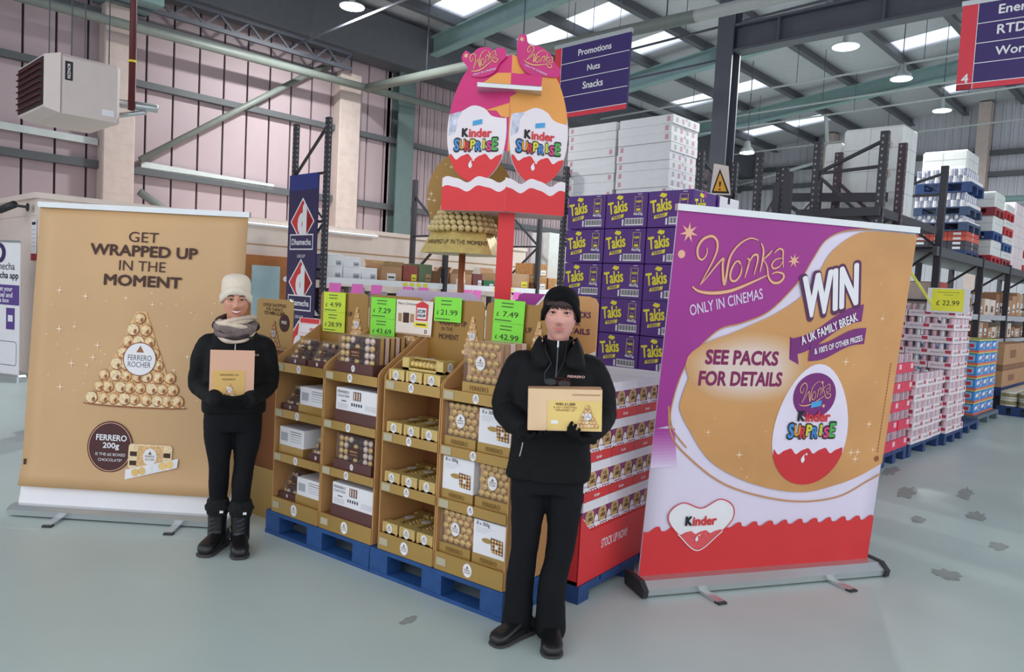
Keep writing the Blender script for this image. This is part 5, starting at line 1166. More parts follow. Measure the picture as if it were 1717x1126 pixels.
g = MB(); g.slab(FL, [(-.397, 2.56), (0, 2.46), (0, 3.03), (-.10, 3.0), (-.19, 2.945), (-.27, 2.87), (-.345, 2.76), (-.385, 2.66)], .006, m_mag); g.v = [tuple(Vector(p)+FL.n*(-.002)) for p in g.v]; g.obj('upper_panel', t)
g = MB(); g.slab(FR, [(0, 2.46), (.382, 2.56), (.375, 2.66), (.335, 2.76), (.27, 2.86), (.19, 2.94), (.10, 3.0), (0, 3.03)], .006, m_org); g.v = [tuple(Vector(p)+FR.n*(-.002)) for p in g.v]; g.obj('upper_panel', t)
g = MB(); g.poly(FL, [(-.15, 2.705), (0, 2.745), (0, 2.66), (-.05, 2.665), (-.08, 2.70)], m_org, 3); g.obj('orange_swirl', t)
g = MB(); g.poly(FR, smoothpts([(.0, 2.78), (.07, 2.83), (.15, 2.87), (.10, 2.93), (0.0, 2.9)], 4), m_mag, 3); g.obj('magenta_swirl', t)
for F, x0, x1, ph in ((FL, -.40, 0.012, 0.0), (FR, -0.009, .37, .3)):
    g = MB(); w2 = wave(x0, x1, 2.235, .024, 2, ph); Fz = Fr(F.P(0, 0)+F.n*.03, F.u, F.v)
    g.slab(Fz, [(x0, 2.10), (x1, 2.10)]+[(x, y+.055) for x, y in w2[::-1]], .012, m_eggw); fr = g.obj('front_band', t)
    g = MB(); g.poly(Fz, [(x0, 2.10), (x1, 2.10)]+w2[::-1], m_er, 1); g.obj('red_band', fr)
g = MB(); q = [FL.P(-.40, 2.10)+FL.n*.018, FL.P(0, 2.10)+Vector((0, -.018, 0)), FR.P(.37, 2.10)+FR.n*.018]; qb = [Vector((.34, .22, 2.10)), Vector((-.36, .22, 2.10))]
pp = q+qb; g.loft([[tuple(v) for v in pp], [(v.x, v.y, v.z+.08) for v in pp]], mat('sign_under', (206, 190, 186), .6)); g.obj('drum', t)
g = MB(); g.loft([[(-.215, -.20, 2.81), (.165, -.18, 2.81), (.165, -.05, 2.81), (-.215, -.05, 2.81)], [(-.215, -.20, 2.835), (.165, -.18, 2.835), (.165, -.05, 2.835), (-.215, -.05, 2.835)]], m_alu); g.obj('ledge', t)
B_ = Fr((-.02, -.195, 0), (1, .04, 0), (0, 0, 1)); g = MB(); g.slab(B_, [(0, 2.835), (.18, 2.835), (.185, 2.89), (0, 2.90)], .01, m_mag); g.slab(B_, [(-.16, 2.835), (0, 2.835), (0, 2.90), (-.08, 2.895)], .01, m_org); g.obj('ledge_front', t)
m_top = mat('topper_pink', (206, 44, 124), .5, var=.04)
for F, cx, cz, rot in ((FL, -.175, 2.985, .28), (FR, .165, 3.01, -.35)):
    pts = [(-.145, .03), (-.12, .075), (-.08, .055), (-.04, .085), (.02, .09), (.06, .07), (.09, .085), (.13, .075), (.14, .03), (.10, -.01), (.07, -.06), (0, -.085), (-.075, -.075), (-.105, -.02)] if rot > 0 else [(-.14, .06), (-.13, .13), (-.09, .14), (-.07, .09), (.0, .085), (.07, .05), (.10, 0), (.14, -.04), (.12, -.08), (.05, -.085), (-.06, -.085), (-.12, -.03)]
    Fz = Fr(F.P(cx, cz)+F.n*.012, F.u, F.v); g = MB(); g.slab(Fz, smoothpts(pts, 4, True), .012, m_top); tp = g.obj('topper', t)
    g = MB(); wonka(g, Fz, 0, .015, .175, 1, rot*.7, mat('topper_gold', (240, 190, 120), .5, var=0), m_plum, .03); g.text(Fz, 'ONLY IN CINEMAS', .0+(.01 if rot > 0 else -.02), -.055, .15, m_lilac, l=3, rot=rot*.8, bold=.01); star(g, Fz, -.115, .045 if rot > 0 else .11, .02, m_peach, 6, 2, .4); g.obj('script_logo', tp)

# ------------------------------------------------------------------ red egg-pack display
pallet(.77, 1.16, (-2.32, 3.33, 0), 0, 'dark blue pallet under the red egg-pack display', m_navy, h=.095)
t = thing('red_display', 'red cardboard base and header of the egg-pack display', 'display stand', (-2.42, 3.335, .095), 0)
g = MB(); g.box(-.28, .47, 0, 1.12, 0, .02, m_red); g.obj('base', t)
G = Fr((.475, 0, -.095), (0, 1, 0), (0, 0, 1)); g = MB(); g.slab(G, [(0, .095), (1.12, .095), (1.12, .37), (.10, .37), (.07, .40), (.0, .47)], .008, m_red); fp = g.obj('front_panel', t)
g = MB(); g.text(G, 'STOCK UP NOW!', .38, .27, .30, m_white, h=.05, l=1, bold=.01); g.obj('lettering', fp)
F = Fr((0, 0, -.095), (1, 0, 0), (0, 0, 1)); g = MB(); g.slab(F, [(-.28, .095), (.47, .095), (.47, .47), (-.28, .37)], .008, m_red); g.obj('end_panel', t)
H = Fr((.0, .12, -.095), (1, 0, 0), (0, 0, 1)); g = MB(); g.box(-.2, .2, .12, .13, 1.13, 1.25, m_inner)
g.slab(H, [(-.10, 1.22), (.43, 1.22), (.43, 1.58), (.41, 1.61), (.37, 1.62), (-.04, 1.62), (-.08, 1.61), (-.10, 1.58)], .008, m_gban2); hd = g.obj('header_card', t)
g = MB(); g.poly(H, [(-.10, 1.40), (-.02, 1.5), (.10, 1.62), (-.06, 1.62), (-.09, 1.61), (-.10, 1.58)], m_purple, 1); g.stroke(H, [(-.10, 1.40), (-.02, 1.5), (.10, 1.62)], .012, m_white, 2); g.obj('purple_corner', hd)
g = MB()
for s, z in (('SEE PACKS', 1.52), ('FOR', 1.475), ('DETAILS', 1.43)): g.text(H, s, .29, z, .2 if s != 'FOR' else .07, m_plumd, h=.033, l=1, bold=.03)
g.obj('lettering', hd); g = MB(); g.poly(H, [(.1, 1.22), (.43, 1.22), (.43, 1.33), (.3, 1.27)], m_white, 1); g.poly(H, [(.2, 1.22), (.43, 1.22), (.43, 1.28)], m_red, 2); g.obj('white_corner', hd)
m_epp = mat('eggpack_purple', (134, 52, 104), .5, var=.1, scale=12); m_epw = mat('eggpack_white', (232, 226, 232), .55)
def eggcarton(x, y, z, label):
    t = thing('egg_carton', label, 'carton', (x, y, z), 0, 'egg-pack cartons in the red display'); w, d, h = .73, .272, .205
    g = MB(); g.box(-w, 0, .001, d-.001, 0, h, m_epp); g.obj('body', t)
    g = MB(); g.box(-w-.001, .006, -.0, d, h-.05, h+.001, m_epw); g.obj('top_tray', t)
    G = Fr((.0005, 0, 0), (0, 1, 0), (0, 0, 1)); g = MB(); zz = []
    for k in range(19): zz.append((d*k/18, .048+(.012 if k % 2 else 0)))
    g.poly(G, [(0, 0), (d, 0)]+zz[::-1], m_red, 4); g.text(G, 'kinder', d*.5, .024, .06, m_white, l=6, bold=.02)
    for k in range(2):
        c = d*(.30+.5*k); g.disc(G, c, .112, .046, .046, m_peach, 1, 20); g.disc(G, c, .112, .041, .041, mat('medal', (196, 160, 104), .5), 2, 20); g.text(G, 'LIKE', c+.004, .104, .05, m_brown, l=3, bold=.03, h=.02); g.text(G, '10', c, .13, .03, m_brown, l=3, bold=.02, h=.02)
        g.poly(G, eggpts(c-.072, .085, .048, .072, 20), m_epw, 4); g.text(G, 'kinder', c-.072, .085, .036, m_plum, l=6); g.rect(G, c-.05, c+.06, .052, .074, m_epw, 3); g.rect(G, c-.03, c+.05, .062, .066, m_plum, 5)
    g.obj('print', t)
for r in range(5):
    for k in range(4): eggcarton(-1.958, 3.36+.2745*k, .118+.208*r, 'egg-pack carton, %s row from the top, %s from the gold units' % (ORD[4-r], ORD[k]))
# ------------------------------------------------------------------ people
m_skinA = mat('skin_warm', (212, 150, 126), .5, var=.05, scale=20); m_skinB = mat('skin_fair', (224, 164, 150), .5, var=.05, scale=20)
m_cloth = mat('black_softshell', (15, 15, 18), .75, spec=.25, var=.2, scale=5, bump=.35, bscale=9)
m_trou = mat('black_trouser', (15, 15, 20), .8, spec=.25, var=.2, scale=4, bump=.3, bscale=7)
m_knit = mat('black_knit', (16, 16, 19), .9, spec=.2, bump=.4, bscale=140); m_cream_knit = mat('cream_knit', (232, 218, 200), .9, var=.04, bump=.4, bscale=110)
m_glove = mat('black_glove', (14, 14, 17), .85, spec=.2, bump=.3, bscale=120); m_leather = mat('black_leather', (20, 20, 22), .35, bump=.15, bscale=50)
m_fur = mat('black_fur', (20, 20, 22), .95, bump=.9, bscale=90); m_sole = mat('sole', (60, 58, 60), .7)
m_hair = mat('dark_hair', (58, 40, 38), .6, var=.25, scale=60); m_lipA = mat('lip_a', (176, 84, 84), .45, var=0); m_lipB = mat('lip_b', (206, 126, 120), .45, var=0)
m_eye = mat('eye_white', (228, 224, 220), .25, var=0); m_iris = mat('iris', (34, 24, 22), .6, var=0); m_teeth = mat('teeth', (244, 240, 234), .3, var=0)
m_scarf1 = mat('scarf_grey', (120, 104, 104), .85, var=.35, scale=16); m_scarf2 = mat('scarf_pale', (206, 188, 172), .85, var=.25, scale=16)
def limb(g, pts, m, n=16, flat=1.0, up=(0, 0.2, 1)):
    """tapered tube through (x, y, z, r[, r2]) with rounded ends; r2 is the radius across (front to back)"""
    P = [Vector(p[:3]) for p in pts]; R = [(p[3], p[4] if len(p) > 4 else p[3]) for p in pts]
    raw = smoothpts([tuple(P[i])+R[i] for i in range(len(P))], 5)
    C = [Vector(p[:3]) for p in raw]; rr = [(max(.003, p[3]), max(.003, p[4])) for p in raw]; rings = []
    for i, c in enumerate(C):
        d = (C[min(i+1, len(C)-1)]-C[max(i-1, 0)]).normalized(); a = d.cross(Vector((0, -1, 0)))
        if a.length < .25: a = d.cross(Vector(up))
        a.normalize(); b = a.cross(d); rings.append((c, d, a, b, rr[i]))
    out = []
    def ring(c, a, b, ra, rb): return [c+a*(ra*math.cos(2*PI*k/n))+b*(rb*math.sin(2*PI*k/n)) for k in range(n)]
    c, d, a, b, r = rings[0]; q = min(r)
    for t in (.98, .75, .4): out.append(ring(c-d*(q*.7*t), a, b, r[0]*math.sqrt(1-t*t)+.001, r[1]*math.sqrt(1-t*t)+.001))
    for c, d, a, b, r in rings: out.append(ring(c, a, b, *r))
    q = min(r)
    for t in (.4, .75, .98): out.append(ring(c+d*(q*.7*t), a, b, r[0]*math.sqrt(1-t*t)+.001, r[1]*math.sqrt(1-t*t)+.001))
    g.loft(out, m)
def torso(g, secs, m, n=28):
    """horizontal sections (z, cx, cy, rx, ry)"""
    raw = smoothpts(secs, 4); e = 2.6
    def sec(z, cx, cy, rx, ry):
        r = []
        for k in range(n):
            t = 2*PI*k/n; c, s = math.cos(t), math.sin(t); r.append((cx+rx*math.copysign(abs(c)**(2/e), c), cy+ry*math.copysign(abs(s)**(2/e), s), z))
        return r
    g.loft([sec(*raw[0][:3], raw[0][3]*.5, raw[0][4]*.5)]+[sec(*p) for p in raw]+[sec(raw[-1][0]+.004, *raw[-1][1:3], raw[-1][3]*.5, raw[-1][4]*.5)], m)
def fuse(name, g, m, parent, vox=.008, it=6, fac=.5, noise=None):
    """weld the overlapping closed pieces of g into one continuous surface"""
    o = bpy.data.objects.new('tmp', g.mesh('tmp')); COL.objects.link(o)
    r = o.modifiers.new('r', 'REMESH'); r.mode = 'VOXEL'; r.voxel_size = vox; r.use_smooth_shade = True
    s = o.modifiers.new('s', 'SMOOTH'); s.factor = fac; s.iterations = it
    if noise:
        tx = bpy.data.textures.new(name+'_folds', 'CLOUDS'); tx.noise_scale = noise[1]; dp = o.modifiers.new('d', 'DISPLACE'); dp.texture = tx; dp.strength = noise[0]; dp.mid_level = .5
    me = bpy.data.meshes.new_from_object(o.evaluated_get(bpy.context.evaluated_depsgraph_get()))
    me.name = name; me.materials.clear(); me.materials.append(m); bpy.data.objects.remove(o)
    me.polygons.foreach_set('use_smooth', [True]*len(me.polygons))
    return link(name, me, parent)
def headgrid(g, c, m, sc=1.0, smile=0.0, turn=0.0, nod=0.0, jaw=.30, drop=0.0):
    n, k = 56, 44; vs = []; R = Matrix.Rotation(turn, 3, 'Z') @ Matrix.Rotation(nod, 3, 'X')
    ex = lambda v, s: math.exp(-(v/s)**2)
    for i in range(k+1):
        th = PI*i/k
        for j in range(n):
            ph = 2*PI*j/n; x = .073*math.sin(th)*math.sin(ph); y = -.094*math.sin(th)*math.cos(ph); z = .116*math.cos(th); t = max(0, -z/.116); ax = abs(x)
            x *= 1-jaw*t**1.8
            if y > 0: y *= 1-.5*t
            else:
                y *= 1-.06*t
                y -= .027*ex(x, .0135)*ex(z+.029, .0145)+.014*ex(x, .0105)*ex(z+.002, .026)+.008*ex(ax-.014, .006)*ex(z+.034, .008)
                y += .013*ex(ax-.031, .016)*ex(z-.010, .011)-.003*ex(ax-.030, .016)*ex(z+.010, .005); y += .003*ex(ax-.030-.25*max(0, -z-.03), .005)*ex(z+.048, .016)
                y -= .005*ex(ax-.028, .022)*ex(z-.030, .009)
                y -= .006*ex(x, .024)*ex(z+.062, .011)-.004*ex(x, .02)*ex(z+.078, .006)
                y -= (.004+.006*smile)*ex(ax-.040, .018)*ex(z+.026-.006*smile, .018)
                y -= .007*ex(x, .022)*ex(z+.100, .014)
            if z < -.055: z -= drop*(-.055-z)/.061
            v = R @ Vector((x*sc, y*sc, z*sc)); vs.append((c[0]+v.x, c[1]+v.y, c[2]+v.z))
    fs = [(i*n+j, i*n+(j+1) % n, (i+1)*n+(j+1) % n, (i+1)*n+j) for i in range(k) for j in range(n)]
    g.add(vs, [f[::-1] for f in fs], m)
    return lambda x, y, z: tuple(Vector(c)+(R @ Vector((x*sc, y*sc, z*sc))))
def face(body, T, lip, smile, brow, lipw=.022, skin=None):
    g = MB()
    for s in (-1, 1):
        g = MB(); g.ball(T(s*.031, -.0735, .010), .0122, m_eye, 14, 10); e = g.obj('eye', body, smooth=True)
        a = MB(); a.path([T(s*.016, -.084, .0065), T(s*.024, -.0865, .002), T(s*.033, -.086, .0005), T(s*.042, -.081, .003), T(s*.048, -.076, .007)], [.002, .0042, .0046, .004, .0015], skin); a.obj('lower_lid', e, smooth=True)
        a = MB(); a.path([T(s*.015, -.085, .012), T(s*.024, -.0885, .020), T(s*.033, -.088, .0215), T(s*.043, -.082, .018), T(s*.049, -.076, .011)], [.002, .005, .0056, .005, .0015], skin); a.obj('eyelid', e, smooth=True)
        a = MB(); p = Vector(T(s*.031, -.0735, .010)); q = Vector(T(s*.031, -.0868, .0095)); d = (q-p).normalized(); a.tube(p+d*.0095, p+d*.0128, .0064, m_iris, 12, .0056); a.obj('iris', e)
        a = MB(); a.path([T(s*.017, -.086, .009), T(s*.024, -.0895, .0165), T(s*.033, -.089, .018), T(s*.042, -.083, .0145), T(s*.047, -.077, .010)], [.0015, .0024, .0026, .0022, .0012], m_hair); a.obj('upper_lid', e)
        a = MB(); a.path([T(s*.014, -.0935, .029), T(s*.026, -.0965, .035), T(s*.040, -.090, .034), T(s*.050, -.081, .028)], [.002, .0034, .003, .0012], brow); a.obj('eyebrow', body)
        a = MB(); a.ball(T(s*.006, -.1125, -.0400), .0018, mat('nostril', (120, 66, 60), .7, var=0), 8, 6); a.obj('nostril', body)
    w = lipw; u = .006*smile
    def arc(z, dy, bow): return [T(x, -.0985-dy+.012*(x/w)**2*1.0, z+bow*(x/w)**2) for x in [w*k/4 for k in range(-4, 5)]]
    if smile:
        g = MB(); A, B = arc(-.0555, .0015, .006), arc(-.0665, .0012, .0165)
        g.add(A+B, [(i, i+1, 10+i, 9+i) for i in range(8)], m_teeth); g.obj('teeth', body)
    zu, zl = (-.0535, -.0685) if smile else (-.0585, -.0655)
    g = MB(); g.path(arc(zu, .0015, .006*(1 if smile else .7)), [.0008, .002, .0027, .003, .0026, .003, .0027, .002, .0008], lip); g.obj('upper_lip', body, smooth=True)
    g = MB(); g.path(arc(zl, .001, (.0165 if smile else .008)), [.0008, .002, .003, .0037, .004, .0037, .003, .002, .0008], lip); g.obj('lower_lip', body, smooth=True)
def hand(g, wrist, direc, palm_n, m, curl=.5, thumb=1, s=1.0, spread=.18):
    """palm, four fingers of unequal length and a thumb; palm_n points out of the palm"""
    W_ = Vector(wrist); d = Vector(direc).normalized(); nrm = Vector(palm_n); nrm = (nrm-d*nrm.dot(d)).normalized(); side = d.cross(nrm)*thumb
    def P(a, b, c): return W_+d*(a*s)+side*(b*s)+nrm*(c*s)
    for b in (-.026, -.009, .009, .026): limb(g, [tuple(P(-.01, b*.6, 0))+(.017*s,), tuple(P(.04, b*.9, 0))+(.016*s,), tuple(P(.078, b, 0))+(.0125*s,)], m, 10)
    for k, (b, L) in enumerate(((-.030, .058), (-.010, .074), (.010, .080), (.030, .070))):
        p = P(.078, b, 0); pts = [tuple(p)+(.0105*s,)]; ang = 0.12; sp = spread*b/.03
        for q, fr in enumerate((.42, .32, .26)):
            ang += curl*(.9 if q == 0 else 1.0); p = p+(d*math.cos(ang)+nrm*math.sin(ang)+side*(sp*.35)).normalized()*(L*fr*s); pts.append(tuple(p)+((.0098, .0088, .0072)[q]*s,))
        limb(g, pts, m, 10)
    limb(g, [tuple(P(.012, .022, .004))+(.015*s,), tuple(P(.042, .046, .016))+(.012*s,), tuple(P(.068, .056, .03))+(.0105*s,), tuple(P(.088, .054, .044))+(.008*s,)], m, 10)
def shoe(g, x, y, ang, m, L=.26, w=.046, h=.09, z=0.0):
    c, s = math.cos(ang), math.sin(ang); rings = []
    for t, ww, hh in ((-.5, .6, .75), (-.46, .8, .95), (-.3, .86, 1.0), (-.1, .86, 1.0), (.1, .98, .82), (.28, 1.08, .66), (.4, .98, .56), (.47, .75, .42), (.5, .4, .25)):
        r = []
        for k in range(14):
            a = 2*PI*k/14; u = math.copysign(abs(math.cos(a))**.7, math.cos(a))*ww*w; v = h*hh*(.5+.5*math.copysign(abs(math.sin(a))**.6, math.sin(a)))
            lx, ly = u, -(t*L); r.append((x+lx*c-ly*s, y+lx*s+ly*c, z+v))
        rings.append(r)
    g.loft(rings, m)

# ---- woman in the black beanie, with glasses and the open box
RB = math.atan2(1.86, 2.81)
p2 = thing('person', 'woman in black beanie and black jacket holding a cardboard box with both gloved hands', 'person', (-1.898, 2.885, 0), RB)
g = MB(); T = headgrid(g, (.035, -.02, 1.531), m_skinB, 1.02, .3, turn=-.06, jaw=.20, drop=.014)
limb(g, [(.03, .0, 1.45, .052, .054), (.028, .01, 1.38, .052, .052), (.025, .02, 1.30, .07, .06)], m_skinB)
torso(g, [(.78, .015, .01, .12, .08), (.95, .02, .01, .115, .08), (1.2, .025, .01, .135, .085), (1.33, .025, .015, .13, .06)], m_skinB)
AR = {}
for s in (-1, 1):
    sh = (.025+s*.15, .015, 1.315); el = (.03+s*.215, -.0, 1.085); wr = ((-.085, -.215, 1.02), (.155, -.225, 1.015))[s > 0]
    AR[s] = (sh, el, wr); limb(g, [sh+(.045,), el+(.036,), wr+(.026,)], m_skinB)
    ft = ((-.085, -.0), (.075, -.03))[s > 0]
    limb(g, [(.02+s*.075, .01, .82, .06), (.012+s*.084, .0, .46, .04), (((-.088, .015), (.07, -.015))[s > 0])+(.10, .03)], m_skinB)
body2 = fuse('body', g, m_skinB, p2, .0036, 2, .4)
face(body2, T, m_lipB, 0, m_hair, .028, m_skinB)
g = MB()  # jacket
torso(g, [(.765, .02, .01, .195, .125), (.80, .02, .01, .198, .128), (.95, .022, .008, .188, .125), (1.10, .025, .006, .186, .125), (1.22, .025, .01, .192, .122), (1.30, .026, .015, .17, .10), (1.345, .027, .015, .11, .078), (1.375, .028, .012, .075, .07)], m_cloth)
for s in (-1, 1):
    sh, el, wr = AR[s]; e2 = (el[0]+s*.012, el[1]+.01, el[2]-.005)
    limb(g, [(sh[0]-s*.03, sh[1], sh[2]-.03, .075), (sh[0]+s*.012, sh[1], sh[2]-.035, .073), ((sh[0]+e2[0])/2+s*.02, sh[1], (sh[2]+e2[2])/2, .066), e2+(.066,), ((e2[0]+wr[0])/2+s*.01, (e2[1]+wr[1])/2, (e2[2]+wr[2])/2-.005, .060), (wr[0], wr[1]+.02, wr[2], .043)], m_cloth)
jk = fuse('jacket', g, m_cloth, p2, .008, 8, .5, (.022, .11))
g = MB(); cr = []
for z, rx, ry in ((1.335, .088, .078), (1.37, .074, .072), (1.405, .070, .069), (1.425, .072, .070), (1.425, .064, .062), (1.39, .060, .058)):
    cr.append([(.03+rx*math.cos(2*PI*k/24), .004+ry*math.sin(2*PI*k/24), z+.012*math.sin(2*PI*k/24)) for k in range(24)])
g.loft(cr, m_cloth, False); g.obj('inner_collar', jk, smooth=True)
for s in (-1, 1):  # turned-down outer collar flaps
    A = smoothpts([(.03+s*.070, .07, 1.41), (.03+s*.082, .02, 1.425), (.03+s*.080, -.04, 1.42), (.03+s*.062, -.075, 1.385), (.03+s*.034, -.105, 1.33)], 4); B = smoothpts([(.03+s*.098, .08, 1.375), (.03+s*.112, .02, 1.368), (.03+s*.116, -.05, 1.345), (.03+s*(.120 if s > 0 else .095), -.118, 1.288), (.03+s*.045, -.128, 1.300)], 4)
    n_ = len(A); Mi = [tuple((A[i][d]+B[i][d])/2+(.006 if d == 2 else -.006 if d == 1 else 0) for d in range(3)) for i in range(n_)]; g = MB()
    g.add(A+Mi+B, [(q*n_+i, q*n_+i+1, (q+1)*n_+i+1, (q+1)*n_+i) if s < 0 else (q*n_+i+1, q*n_+i, (q+1)*n_+i, (q+1)*n_+i+1) for q in range(2) for i in range(n_-1)], m_cloth); o = g.obj('collar_flap', jk, smooth=True); md = o.modifiers.new('t', 'SOLIDIFY'); md.thickness = .007
g = MB(); g.path([(.03, -.062, 1.425), (.03, -.078, 1.38), (.03, -.100, 1.33), (.028, -.120, 1.25)], .0035, m_steel); g.obj('zip', jk); g = MB(); g.box(.026, .034, -.082, -.074, 1.385, 1.415, m_alu); g.obj('zip_pull', jk)
F = Fr((.118, -.132, 1.262), (1, .12, 0), (0, .12, 1)); g = MB(); g.text(F, 'FERRERO', 0, 0, .078, mat('logo_rose', (226, 180, 170), .6, var=0), h=.011, l=3, bold=.02); g.obj('logo_lettering', jk)
g = MB(); g.path([(-.115, -.118, .885), (-.108, -.123, .92), (-.104, -.124, .95)], .003, m_alu); g.obj('pocket_zip', jk)
g = MB()  # trousers
torso(g, [(.70, .02, .01, .155, .105), (.80, .02, .01, .165, .112), (.90, .02, .01, .155, .105)], m_trou)
for s in (-1, 1):
    fx, fy = ((-.088, .01), (.07, -.02))[s > 0]
    limb(g, [(.02+s*.082, .01, .82, .088), (.018+s*.085, .005, .66, .086), (.012+s*.084, .0, .46, .068), (fx*.98, fy, .26, .066), (fx, fy+.005, .075, .074), (fx, fy+.005, .045, .075)], m_trou)
fuse('trousers', g, m_trou, p2, .008, 6, .5, (.016, .12))
for s in (-1, 1):
    g = MB(); x, y, a = ((-.105, -.045, -.75), (.075, -.085, .05))[s > 0]; shoe(g, x, y, a, m_leather, .25, .048, .082, .012); sh = fuse('shoe', g, m_leather, p2, .006, 4)
    g = MB(); shoe(g, x, y, a, m_sole, .256, .050, .024); g.obj('sole', sh, smooth=True)
g = MB(); hc = Vector((.036, -.012, 1.537)); rings = []
for t, z in ((1.075, -.045), (1.10, -.01), (1.12, .03), (1.09, .062), (.98, .088), (.78, .108), (.5, .121), (.2, .127), (.02, .128)):
    r = []
    for k in range(36):
        a = 2*PI*k/36; fr = max(0, -math.sin(a)); zz = z+(.108*fr*fr if z < -.03 else (.078*fr*fr if z < .0 else (.042*fr*fr if z < .04 else .012*fr if z < .07 else 0)))
        r.append((hc.x+.0765*t*math.cos(a), hc.y+.004+.0985*t*math.sin(a), hc.z+zz))
    rings.append(r)
g.loft(rings, m_knit); hat = g.obj('beanie', p2, smooth=True); md = hat.modifiers.new('s', 'SUBSURF'); md.levels = 1; md.render_levels = 1
g = MB(); rb = []
for dz in (0, .045):
    rb.append([(hc.x+.0765*1.145*math.cos(2*PI*k/36), hc.y+.004+.0985*1.145*math.sin(2*PI*k/36), hc.z-.038+dz+.098*max(0, -math.sin(2*PI*k/36))**2) for k in range(36)])
g.add(rb[0]+rb[1], [(k, (k+1) % 36, 36+(k+1) % 36, 36+k) for k in range(36)], m_knit); o = g.obj('turned_brim', hat, smooth=True); md = o.modifiers.new('t', 'SOLIDIFY'); md.thickness = .010; md.offset = 0
g = MB(); rnd = random.Random(6)  # fringe under the brim
for k in range(44):
    x = -.058+.116*k/43; z1 = .030-.006*math.sin(k*.9)-.005*math.sin(k*2.3)-.12*max(0, abs(x)-.044); g.path([T(x, -.094*math.sqrt(max(.05, 1-(x/.078)**2))-.004, .068), T(x*1.02, -.094*math.sqrt(max(.05, 1-(x/.078)**2))-.008, .045), T(x*1.02+.006+rnd.uniform(-.002, .002), -.093*math.sqrt(max(.05, 1-(x/.079)**2))-.005, z1)], [.0036, .0036, .001], m_hair, 5)
for s in (-1, 1):
    for q in range(4): g.path([T(s*(.060+.004*q), -.060+.012*q, .06), T(s*(.066+.003*q), -.055+.012*q, .02), T(s*(.067+.002*q), -.048+.012*q, -.02)], [.005, .005, .002], m_hair, 5)
o = g.obj('fringe', body2, smooth=True); o['kind'] = 'stuff'
for s in (-1, 1):
    g = MB(); sh, el, wr = AR[s]
    if s < 0: hand(g, wr, (.42, -.75, -.12), (.1, -.15, 1), m_glove, .30, -1, 1.02)
    else: hand(g, (wr[0]+.03, wr[1]-.015, wr[2]-.01), (-.75, -.62, .12), (.0, -.1, 1), m_glove, .62, 1, 1.02)
    limb(g, [wr+(.032,), (wr[0]*.9+el[0]*.1, wr[1]*.9+el[1]*.1, wr[2]*.9+el[2]*.1, .036)], m_glove, 12)
    fuse('glove', g, m_glove, p2, .004, 3, .4)
# spectacles hanging on the jacket
gl = thing('spectacles', 'thin-framed spectacles hanging on the black jacket', 'spectacles', p2.location, RB)
def rim(cx, cz): cz += .03; return [(cx+.026*math.cos(2*PI*k/14), -.152+.004*math.sin(2*PI*k/14), cz+.014*math.sin(2*PI*k/14)) for k in range(15)]
g = MB(); g.path(rim(.005, 1.205), .0018, m_dkplas); g.path(rim(.066, 1.200), .0018, m_maroon); g.path([(.031, -.152, 1.24), (.036, -.155, 1.244), (.040, -.152, 1.238)], .0018, m_maroon); g.obj('rims', gl)
for cx, cz in ((.005, 1.205), (.066, 1.200)): a = MB(); r = rim(cx, cz)[:14]; a.add(r, [tuple(range(14))], m_clear); a.obj('lens', gl)
g = MB(); g.path([(-.021, -.152, 1.24), (-.022, -.142, 1.275), (.004, -.134, 1.315)], .0014, m_steel); g.obj('temple', gl); g = MB(); g.path([(.092, -.152, 1.235), (.088, -.157, 1.25), (.02, -.146, 1.258)], .0014, m_maroon); g.obj('temple', gl)
g = MB(); g.path([(.004, -.134, 1.315), (-.02, -.118, 1.36), (-.03, -.08, 1.40)], .0018, m_black); g.path([(.03, -.146, 1.258), (.062, -.118, 1.33), (.07, -.075, 1.40)], .0018, m_black); g.obj('neck_cord', gl)
# the box she holds
bx = thing('held_box', 'opened tan cardboard box with a gold prize label, held in gloved hands', 'box', p2.location, RB)
def HB(p): v = Matrix.Rotation(-.03, 3, 'Y') @ Matrix.Rotation(.06, 3, 'Z') @ Matrix.Rotation(-.10, 3, 'X') @ Vector(p); return (v.x+.075, v.y-.262, v.z+1.042)
m_tan = mat('box_tan_light', (232, 198, 158), .7, var=.04)
g = MB(); g.box(-.158, .158, -.03, .03, 0, .178, m_tan); g.v = [HB(p) for p in g.v]; g.obj('body', bx)
g = MB(); g.add([(-.158, -.031, .178), (.158, -.031, .178), (.158, .03, .190), (-.158, .03, .186)], [(0, 1, 2, 3)], m_card); g.v = [HB(p) for p in g.v]; g.obj('torn_flap', bx)
Fh = Fr((0, -.031, 0), (1, 0, 0), (0, 0, 1)); g = MB()
pk = MB(); pk.rect(Fh, -.075, .157, .004, .128, mat('label_gold', (232, 200, 120), .55, var=.06), 1); pk.text(Fh, 'WIN £1,000', .0, .113, .085, m_brown, l=2, bold=.02); pk.text(Fh, '& GET CHRISTMAS', .0, .1, .1, m_gdark, l=2); pk.text(Fh, 'WRAPPED UP', .0, .088, .085, m_gdark, l=2); pk.rect(Fh, -.06, -.03, .03, .045, m_white, 2); tower(pk, Fh, .095, .014, .105, .105, 2, (1, 2, 3, 4, 5, 6)); pk.rect(Fh, .03, .15, .152, .157, m_card, 1)
pk.v = [HB(p) for p in pk.v]; pk.obj('gold_label', bx)

